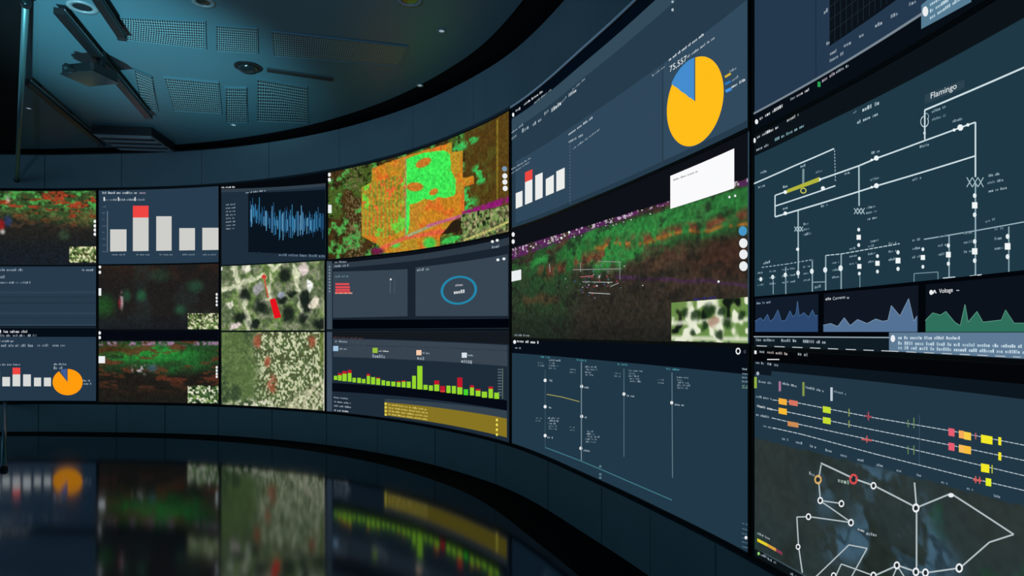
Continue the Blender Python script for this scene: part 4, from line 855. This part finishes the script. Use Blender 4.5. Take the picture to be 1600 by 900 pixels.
for xa, xb, yc, hh, c in blk:
    a = gq(xa, yc - hh); b = gq(xb, yc - hh); sl = .2 * (b[0] - a[0]) * .9; hpx = 2 * hh / 3.678
    s.put('timeline_block', Ink(3).quad((a[0], a[1] + hpx), (b[0], a[1] + sl + hpx), (b[0], a[1] + sl), a, c))
g = Ink(3)
for X, Y, hh, c in ((604, 385, 22, (130, 150, 80)), (604, 450, 20, (130, 150, 80)), (945, 448, 22, (90, 126, 84)), (978, 445, 30, (96, 130, 84)), (945, 600, 24, (90, 126, 84)), (978, 600, 26, (96, 130, 84)), (1430, 710, 24, (180, 190, 60)), (716, 405, 24, (170, 80, 92)), (707, 538, 20, (190, 90, 92)), (1335, 520, 18, (190, 90, 100)), (1335, 770, 20, (214, 96, 92)), (1358, 774, 20, (214, 96, 92))): g.line([gq(X, Y - hh), gq(X, Y + hh)], 1.8, c)
for X, Y, w, c in ((716, 406, 40, (150, 72, 84)), (707, 540, 60, (190, 90, 92)), (1345, 772, 50, (214, 96, 92))): g.line([gq(X - w / 2, Y - 3), gq(X + w / 2, Y + 5)], 3, c)
g.line([gq(1010, 400), gq(1010, 680)], .8, (64, 90, 110))
s.put('event_tick', g)
g = Ink(2)
for X, Y in ((230, 540), (310, 560), (390, 582), (480, 606), (567, 634), (665, 660), (775, 690), (890, 722), (1005, 748), (1148, 790), (1295, 826), (1450, 868)): g.text(*gq(X - 16, Y), *gq(X + 22, Y + 9), 4, (160, 176, 186), bg=bg)
s.put('axis_text', g)
gm = lambda X, Y: (1165 + X / 3.678, 680 + Y / 3.678)
MW = (176, 188, 192)
routes = [[(438, 160), (630, 250), (745, 290), (990, 416), (1188, 335), (1550, 570), (1410, 615), (1240, 763), (1045, 790), (990, 785), (880, 748), (745, 808), (680, 840)], [(440, 170), (425, 255), (436, 375), (560, 393)], [(436, 378), (615, 502), (370, 468), (300, 470), (310, 640), (332, 790)], [(978, 272), (990, 416), (990, 785)], [(400, 822), (600, 630), (705, 650), (600, 840)], [(510, 840), (556, 740), (745, 808)], [(880, 752), (846, 830)], [(880, 752), (930, 830)]]
for i, r in enumerate(routes): s.put('map_route_line', Ink(2).line([gm(*p) for p in r], 2.6 if i in (0, 3) else 2, MW))
for X, Y, r, c in ((745, 290, 5.2, W8), (990, 418, 6.4, W8), (1240, 763, 6.6, W8), (1045, 790, 6, W8), (990, 785, 6, W8), (880, 748, 5.6, W8), (745, 806, 5.4, W8), (438, 375, 5, W8), (560, 393, 5, W8), (615, 502, 5.2, W8), (370, 468, 4.8, W8), (310, 641, 4.2, W8), (515, 806, 4.6, W8), (425, 255, 6.6, (214, 172, 100)), (630, 252, 7.6, (214, 74, 76))):
    s.put('map_ring', Ink(3).disc(*gm(X, Y), r * .45, r * .55, (30, 40, 44), 12).ring(*gm(X, Y), r * .88, r * 1.12, r * .46, c, 18), {W8: None, (214, 172, 100): 'orange ring on the map', (214, 74, 76): 'red ring on the map'}[c])
s.put('map_marker', Ink(3).disc(*gm(1193, 345), 4.6, 3.4, W8, 12))
g = Ink(2); g.text(*gm(650, 545), *gm(700, 562), 4, W8, bg=(40, 52, 54)).text(*gm(700, 572), *gm(775, 585), 5, (190, 200, 204), bg=(40, 52, 54)).text(*gm(535, 268), *gm(605, 285), 6.5, (170, 196, 180), bg=(40, 52, 54)).text(*gm(370, 225), *gm(405, 240), 5, TX, bg=(40, 52, 54)).text(*gm(72, 568), *gm(145, 602), 3.4, TX, bg=(40, 52, 54)).disc(*gm(80, 680), 2, 2.8, (140, 210, 110), 8).text(*gm(92, 692), *gm(130, 708), 3.6, TX, bg=(10, 18, 22)).text(*gm(132, 715), *gm(190, 745), 3.6, TX, bg=(10, 18, 22)).text(*gm(262, 800), *gm(340, 842), 4, TX, bg=(10, 18, 22))
s.put('map_text', g)
s.put('colour_scale', Ink(2).quad(gm(72, 610), gm(130, 640), gm(130, 622), gm(72, 592), (222, 204, 44)).quad(gm(130, 640), gm(180, 668), gm(180, 650), gm(130, 622), (216, 158, 62)).quad(gm(180, 668), gm(216, 690), gm(216, 672), gm(180, 650), (130, 56, 80)), 'yellow to purple colour scale')
s.put('footer_bar', cutF(1179, FX, lambda x: y_of(x, -166.5), lambda x: y_of(x, -172.4), (12, 20, 24)))
s.put('edge_line', cutF(1195, FX, lambda x: y_of(x, -165.4), lambda x: y_of(x, -166.6), (60, 78, 84), 2))

# ------------------------------------------------------------------ ceiling fittings
def box_mesh(cs, top, bottom):
    v = [(x, y, bottom) for x, y in cs] + [(x, y, top) for x, y in cs]; n = len(cs)
    return v, [tuple(range(n))[::-1], tuple(range(n, 2 * n))] + [(i, (i + 1) % n, n + (i + 1) % n, n + i) for i in range(n)]
def plate_uv(o, us, vs):
    """one UV unit per hole of the perforated plate"""
    uv = o.data.uv_layers.new(name='UVMap')
    c = [(0, 0), (us, 0), (us, vs), (0, vs)]
    for p in o.data.polygons:
        for li, vi in zip(p.loop_indices, p.vertices): uv.data[li].uv = c[vi % 4]
def perforated(corners, label, us, vs):
    P = [at_ceil(*c) for c in corners]; cx = sum((p for p in P), Vector()) / 4
    t = thing('perforated_ceiling_panel', label, 'ceiling panel', cx, 'perforated ceiling panels')
    zt = ceil_z - 0.0005
    v, f = box_mesh([(p.x, p.y) for p in P], zt, zt - 0.008); o = mesh_obj('perforated_plate', v, f, M_perf, t); plate_uv(o, us, vs)
    inn = [(p.x, p.y) for p in P]; out = [(p.x + (p.x - cx.x) * .025, p.y + (p.y - cx.y) * .06) for p in P]
    v = [(x, y, z) for z in (zt, zt - 0.012) for x, y in out + inn]; f = []
    for k in range(4):
        j = (k + 1) % 4
        f += [(8 + k, 8 + j, 12 + j, 12 + k), (k, j, 8 + j, 8 + k), (4 + k, 4 + j, 12 + j, 12 + k), (k, j, 4 + j, 4 + k)]
    mesh_obj('frame', v, f, M_ceil, t)
perforated([(190, 60), (320, 75), (320, 33), (190, 26)], 'dotted ceiling panel at the outer end of the front row of three, beside the long dark track', 34, 11)
perforated([(338, 78), (402, 82), (402, 44), (338, 39)], 'small dotted ceiling panel, the middle one of the front row of three', 20, 11)
perforated([(428, 86), (623, 101), (636, 72), (425, 49)], 'longest dotted ceiling panel, towards the curved edge of the ceiling', 60, 11)
perforated([(222, 168), (246, 172), (238, 120), (210, 108)], 'narrow dotted ceiling panel next to the end of the long dark track', 9, 14)
perforated([(272, 172), (345, 176), (342, 129), (257, 121)], 'dotted ceiling panel in the rear row, beside the narrow one', 24, 14)
perforated([(353, 190), (386, 190), (386, 138), (353, 137)], 'slim dotted ceiling panel in the rear row, third along', 10, 14)
perforated([(402, 188), (480, 191), (480, 136), (402, 123)], 'squarish dotted ceiling panel closing the rear row', 24, 14)

def track(p0, p1, width, label, drop=0.04):
    a, b = at_ceil(*p0), at_ceil(*p1); d = (b - a).normalized(); nrm = Vector((-d.y, d.x, 0)) * width / 2
    t = thing('ceiling_track', label, 'ceiling track', a)
    cs = [(a + nrm), (b + nrm), (b - nrm), (a - nrm)]
    v, f = box_mesh([(p.x, p.y) for p in cs], ceil_z - drop, ceil_z - drop - 0.05); mesh_obj('rail', v, f, M_rail, t)
    for q in (.12, .5, .88):
        m = a + (b - a) * q; v, f = box_mesh([(m.x - .02, m.y - .02), (m.x + .02, m.y - .02), (m.x + .02, m.y + .02), (m.x - .02, m.y + .02)], ceil_z, ceil_z - drop - .005); mesh_obj('hanger', v, f, M_rail, t)
    e = b; v, f = box_mesh([(p.x, p.y) for p in (b + nrm * 1.15, b + nrm * 1.15 + d * .03, b - nrm * 1.15 + d * .03, b - nrm * 1.15)], ceil_z - drop + .003, ceil_z - drop - .056); mesh_obj('end_cap', v, f, M_rail, t)
    # pale lip along one side of the track
    cs = [(a - nrm), (b - nrm), (b - nrm * 1.16), (a - nrm * 1.16)]
    v, f = box_mesh([(p.x, p.y) for p in cs], ceil_z - drop - .004, ceil_z - drop - .016); mesh_obj('lip', v, f, M_grille, t)
track((92, 4), (231, 172), .075, 'long black ceiling track running past the projector towards the dotted panels')
track((42, 117), (158, 217), .07, 'black ceiling track reaching the flat air outlet at the far wall')
track((150, -18), (190, 44), .06, 'short black ceiling track ending beside the front row of dotted panels')

# projector under the long track
def turned(cx, cy, a, pts): return [(cx + x * math.cos(a) - y * math.sin(a), cy + x * math.sin(a) + y * math.cos(a)) for x, y in pts]
def at_height(x, y, z):
    Y = (z - EYE) * 1000.0 / (HOR - y); return Vector(((x - 800) / 1000 * Y, Y, z))
pz = ceil_z - 0.22
pc = at_height(141, 117, pz); yaw = math.radians(-12)
pj = thing('projector', 'dark box projector hanging under the long ceiling track', 'projector', (pc.x, pc.y, pz))
def bevel_box(cx, cy, z0, z1, hx, hy, a, name, mat, par, bev=.02):
    c = bev; pts = [(-hx + c, -hy), (hx - c, -hy), (hx, -hy + c), (hx, hy - c), (hx - c, hy), (-hx + c, hy), (-hx, hy - c), (-hx, -hy + c)]
    v, f = box_mesh(turned(cx, cy, a, pts), z1, z0); return mesh_obj(name, v, f, mat, par)
bevel_box(pc.x, pc.y, pz - .03, pz + .045, .17, .15, yaw, 'body', M_rail, pj)
bevel_box(pc.x, pc.y, pz - .037, pz - .03, .175, .155, yaw, 'base_trim', M_lens, pj, .01)['label'] = 'glossy lower plate of the projector'
m = turned(pc.x, pc.y, yaw, [(.10, .02)])[0]
bevel_box(m[0], m[1], pz + .045, ceil_z, .03, .03, yaw, 'mount_pole', M_rail, pj, .008)
def cyl(c, axis, r0, r1, L, n=20):
    ax = Vector(axis).normalized(); u = ax.orthogonal().normalized(); w = ax.cross(u); v = []
    for k, r in ((0, r0), (L, r1)):
        for i in range(n):
            q = 2 * math.pi * i / n; v.append(Vector(c) + ax * k + (u * math.cos(q) + w * math.sin(q)) * r)
    return v, [tuple(range(n))[::-1], tuple(range(n, 2 * n))] + [(i, (i + 1) % n, n + (i + 1) % n, n + i) for i in range(n)]
fx = turned(0, 0, yaw, [(0, -1)])[0]; lc = (pc.x + fx[0] * .14 - .06 * math.cos(yaw), pc.y + fx[1] * .14, pz + .005)
v, f = cyl(lc, (fx[0], fx[1], 0), .032, .028, .05); mesh_obj('lens_barrel', v, f, M_lens, pj)

# flat air outlet by the far wall
b0, b1, b2, b3_ = at_height(168, 236, ceil_z - .10), at_height(268, 239, ceil_z - .10), at_height(254, 210, ceil_z - .10), at_height(152, 201, ceil_z - .10)
ac = (b0 + b1 + b2 + b3_) / 4
# a plain rectangle lying along the wall
A_ = math.atan2(b1.y - b0.y, b1.x - b0.x); hx, hy = (b1 - b0).length / 2 * .86, .36
at = thing('air_outlet', 'flat rectangular ceiling air outlet with a louvred face near the far wall', 'air outlet', (ac.x, ac.y, ceil_z - .1))
bevel_box(ac.x, ac.y, ceil_z - .11, ceil_z, hx, hy, A_, 'body', M_rail, at, .01)
bevel_box(ac.x, ac.y, ceil_z - .118, ceil_z - .11, hx * .96, hy * .94, A_, 'grille_frame', M_grille, at, .01)
for k in range(7):
    cx, cy = turned(ac.x, ac.y, A_, [(0, -hy * .8 + k * hy * .265)])[0]
    bevel_box(cx, cy, ceil_z - .128, ceil_z - .118, hx * .9, .028, A_, 'louvre', M_lens if k % 2 else M_grille, at, .004)

# matt black sheet added to darken the ceiling beyond the slanting pole
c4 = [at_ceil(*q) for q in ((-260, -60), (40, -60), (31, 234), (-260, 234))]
v, f = box_mesh([(q.x, q.y) for q in c4], ceil_z, ceil_z - .006); o = mesh_obj('trim_5', v, f, M_ceil_shade); o['kind'] = 'structure'

# linear slot diffuser and camera dome
a, b = at_ceil(417, 108), at_ceil(520, 123); d = (b - a).normalized(); nn = Vector((-d.y, d.x, 0)) * .05
sl = thing('slot_diffuser', 'thin dark slot diffuser running from the camera dome across the ceiling', 'air slot', a)
v, f = box_mesh([(p.x, p.y) for p in (a + nn, b + nn, b - nn, a - nn)], ceil_z, ceil_z - .012); mesh_obj('frame', v, f, M_slot, sl)
v, f = box_mesh([(p.x, p.y) for p in (a + nn * .5, b + nn * .5, b - nn * .5, a - nn * .5)], ceil_z - .012, ceil_z - .018); mesh_obj('slot', v, f, M_back, sl)
def lathe(cx, cy, prof, n=28):
    v = []; f = []
    for r, z in prof:
        for i in range(n): q = 2 * math.pi * i / n; v.append((cx + r * math.cos(q), cy + r * math.sin(q), z))
    for k in range(len(prof) - 1):
        for i in range(n): f.append((k * n + i, k * n + (i + 1) % n, (k + 1) * n + (i + 1) % n, (k + 1) * n + i))
    f.append(tuple(range(len(v) - n, len(v)))); f.append(tuple(range(n))[::-1]); return v, f
c = at_ceil(388, 104); dm = thing('camera_dome', 'dark security camera dome between the two rows of dotted panels', 'security camera', c)
v, f = lathe(c.x, c.y, [(.13, ceil_z), (.13, ceil_z - .012), (.11, ceil_z - .016)]); mesh_obj('base', v, f, M_rail, dm, smooth=False)
v, f = lathe(c.x, c.y, [(.10 * math.cos(q), ceil_z - .016 - .05 * math.sin(q)) for q in np.linspace(0, 1.5, 9)]); mesh_obj('dome', v, f, M_lens, dm, smooth=True)
def downlight(x, y, r, label, lit=True):
    c = at_ceil(x, y); t = thing('downlight', label, 'downlight', c, 'recessed ceiling downlights')
    v, f = lathe(c.x, c.y, [(r * .62, ceil_z), (r * .62, ceil_z - .006), (r, ceil_z - .010), (r, ceil_z)]); f = f[:-2]; mesh_obj('trim_ring', v, f, M_ringl, t, smooth=True)
    v, f = lathe(c.x, c.y, [(r * .62, ceil_z - .002), (r * .2, ceil_z - .004)]); mesh_obj('lamp', v, f, M_dim if lit else M_lens, t)
downlight(318, 3, .085, 'brightest ring downlight, beyond the end of the short track', False)
downlight(129, 11, .11, 'large dim ring downlight beside the long black track', False)
downlight(640, 0, .10, 'dark ring downlight above the longest dotted panel', False)
for x, y, lb in ((690, 48, 'tiny spot near the ceiling edge, past the longest dotted panel'), (656, 133, 'tiny spot near the ceiling edge, past the squarish dotted panel'), (365, 195, 'tiny spot behind the slim dotted panel'), (45, 169, 'tiny spot close to the slanting pole')): downlight(x, y, .038, lb)

# slender poles at the outer column: one from the ceiling to the top of the screens, one from their foot to the floor
def rod(a, b, r, label):
    a, b = Vector(a), Vector(b); t = thing('support_pole', label, 'pole', b)
    v, f = cyl(a, b - a, r, r, (b - a).length, 16); mesh_obj('pole', v, f, M_steel, t, smooth=True)
    d = (b - a).normalized()
    v, f = cyl(a, d, r * 1.5, r * 1.5, .05, 16); mesh_obj('end_collar', v, f, M_rail, t)
    v, f = cyl(b - d * .05, d, r * 1.5, r * 1.5, .05, 16); mesh_obj('end_collar', v, f, M_rail, t)
pa = at_ceil(40.5, -12, .07); pb = at_wall(30, 283, .05)
rod(pa, pb, .024, 'slim pale pole slanting from the ceiling to the top of the outermost screens')
fa = at_wall(11.5, 629, .05); Yf = EYE * 1000 / (735 - HOR); rod(fa, (-.794 * Yf, Yf, 0.012), .024, 'slim pale pole slanting from the outermost screens down to the floor')

# ------------------------------------------------------------------ light and camera
w = bpy.data.worlds.new('dim_room'); SC.world = w; w.use_nodes = True
w.node_tree.nodes['Background'].inputs['Color'].default_value = (0.22, 0.46, 0.62, 1); w.node_tree.nodes['Background'].inputs['Strength'].default_value = 1.0
def lamp(kind, name, loc, aim, energy, color, **k):
    l = bpy.data.lights.new(name, kind); l.energy = energy; l.color = color
    for a, b in k.items(): setattr(l, a, b)
    o = bpy.data.objects.new(name, l); COL.objects.link(o); o.location = loc
    o.rotation_euler = (Vector(aim) - Vector(loc)).to_track_quat('-Z', 'Y').to_euler(); return o
lamp('SPOT', 'added_ceiling_fill', (-3.2, 2.2, 0.4), (-3.5, 5.9, ceil_z), 2600, (0.40, 0.92, 1.0), spot_size=math.radians(36), spot_blend=1.0, shadow_soft_size=0.15)  # unseen spot added to brighten the teal patch of the ceiling
lamp('SPOT', 'added_ceiling_fill', (-1.5, -2.0, 0.4), (-2.2, 4.6, ceil_z), 1100, (0.50, 0.72, 1.0), spot_size=math.radians(58), spot_blend=1.0, shadow_soft_size=0.2)  # wide unseen spot added to lift the rest of the ceiling
cam = bpy.data.cameras.new('camera'); cam.sensor_width = 36; cam.sensor_fit = 'HORIZONTAL'; cam.lens = 22.5; cam.shift_y = (HOR - 450) / 1600; cam.clip_start = 0.05
co = bpy.data.objects.new('camera', cam); COL.objects.link(co); co.location = (0, 0, EYE); co.rotation_euler = (math.pi / 2, 0, 0); SC.camera = co
SC.view_settings.view_transform = 'Standard'; SC.view_settings.look = 'None'; SC.view_settings.exposure = 0; SC.view_settings.gamma = 1; SC.view_settings.use_curve_mapping = False
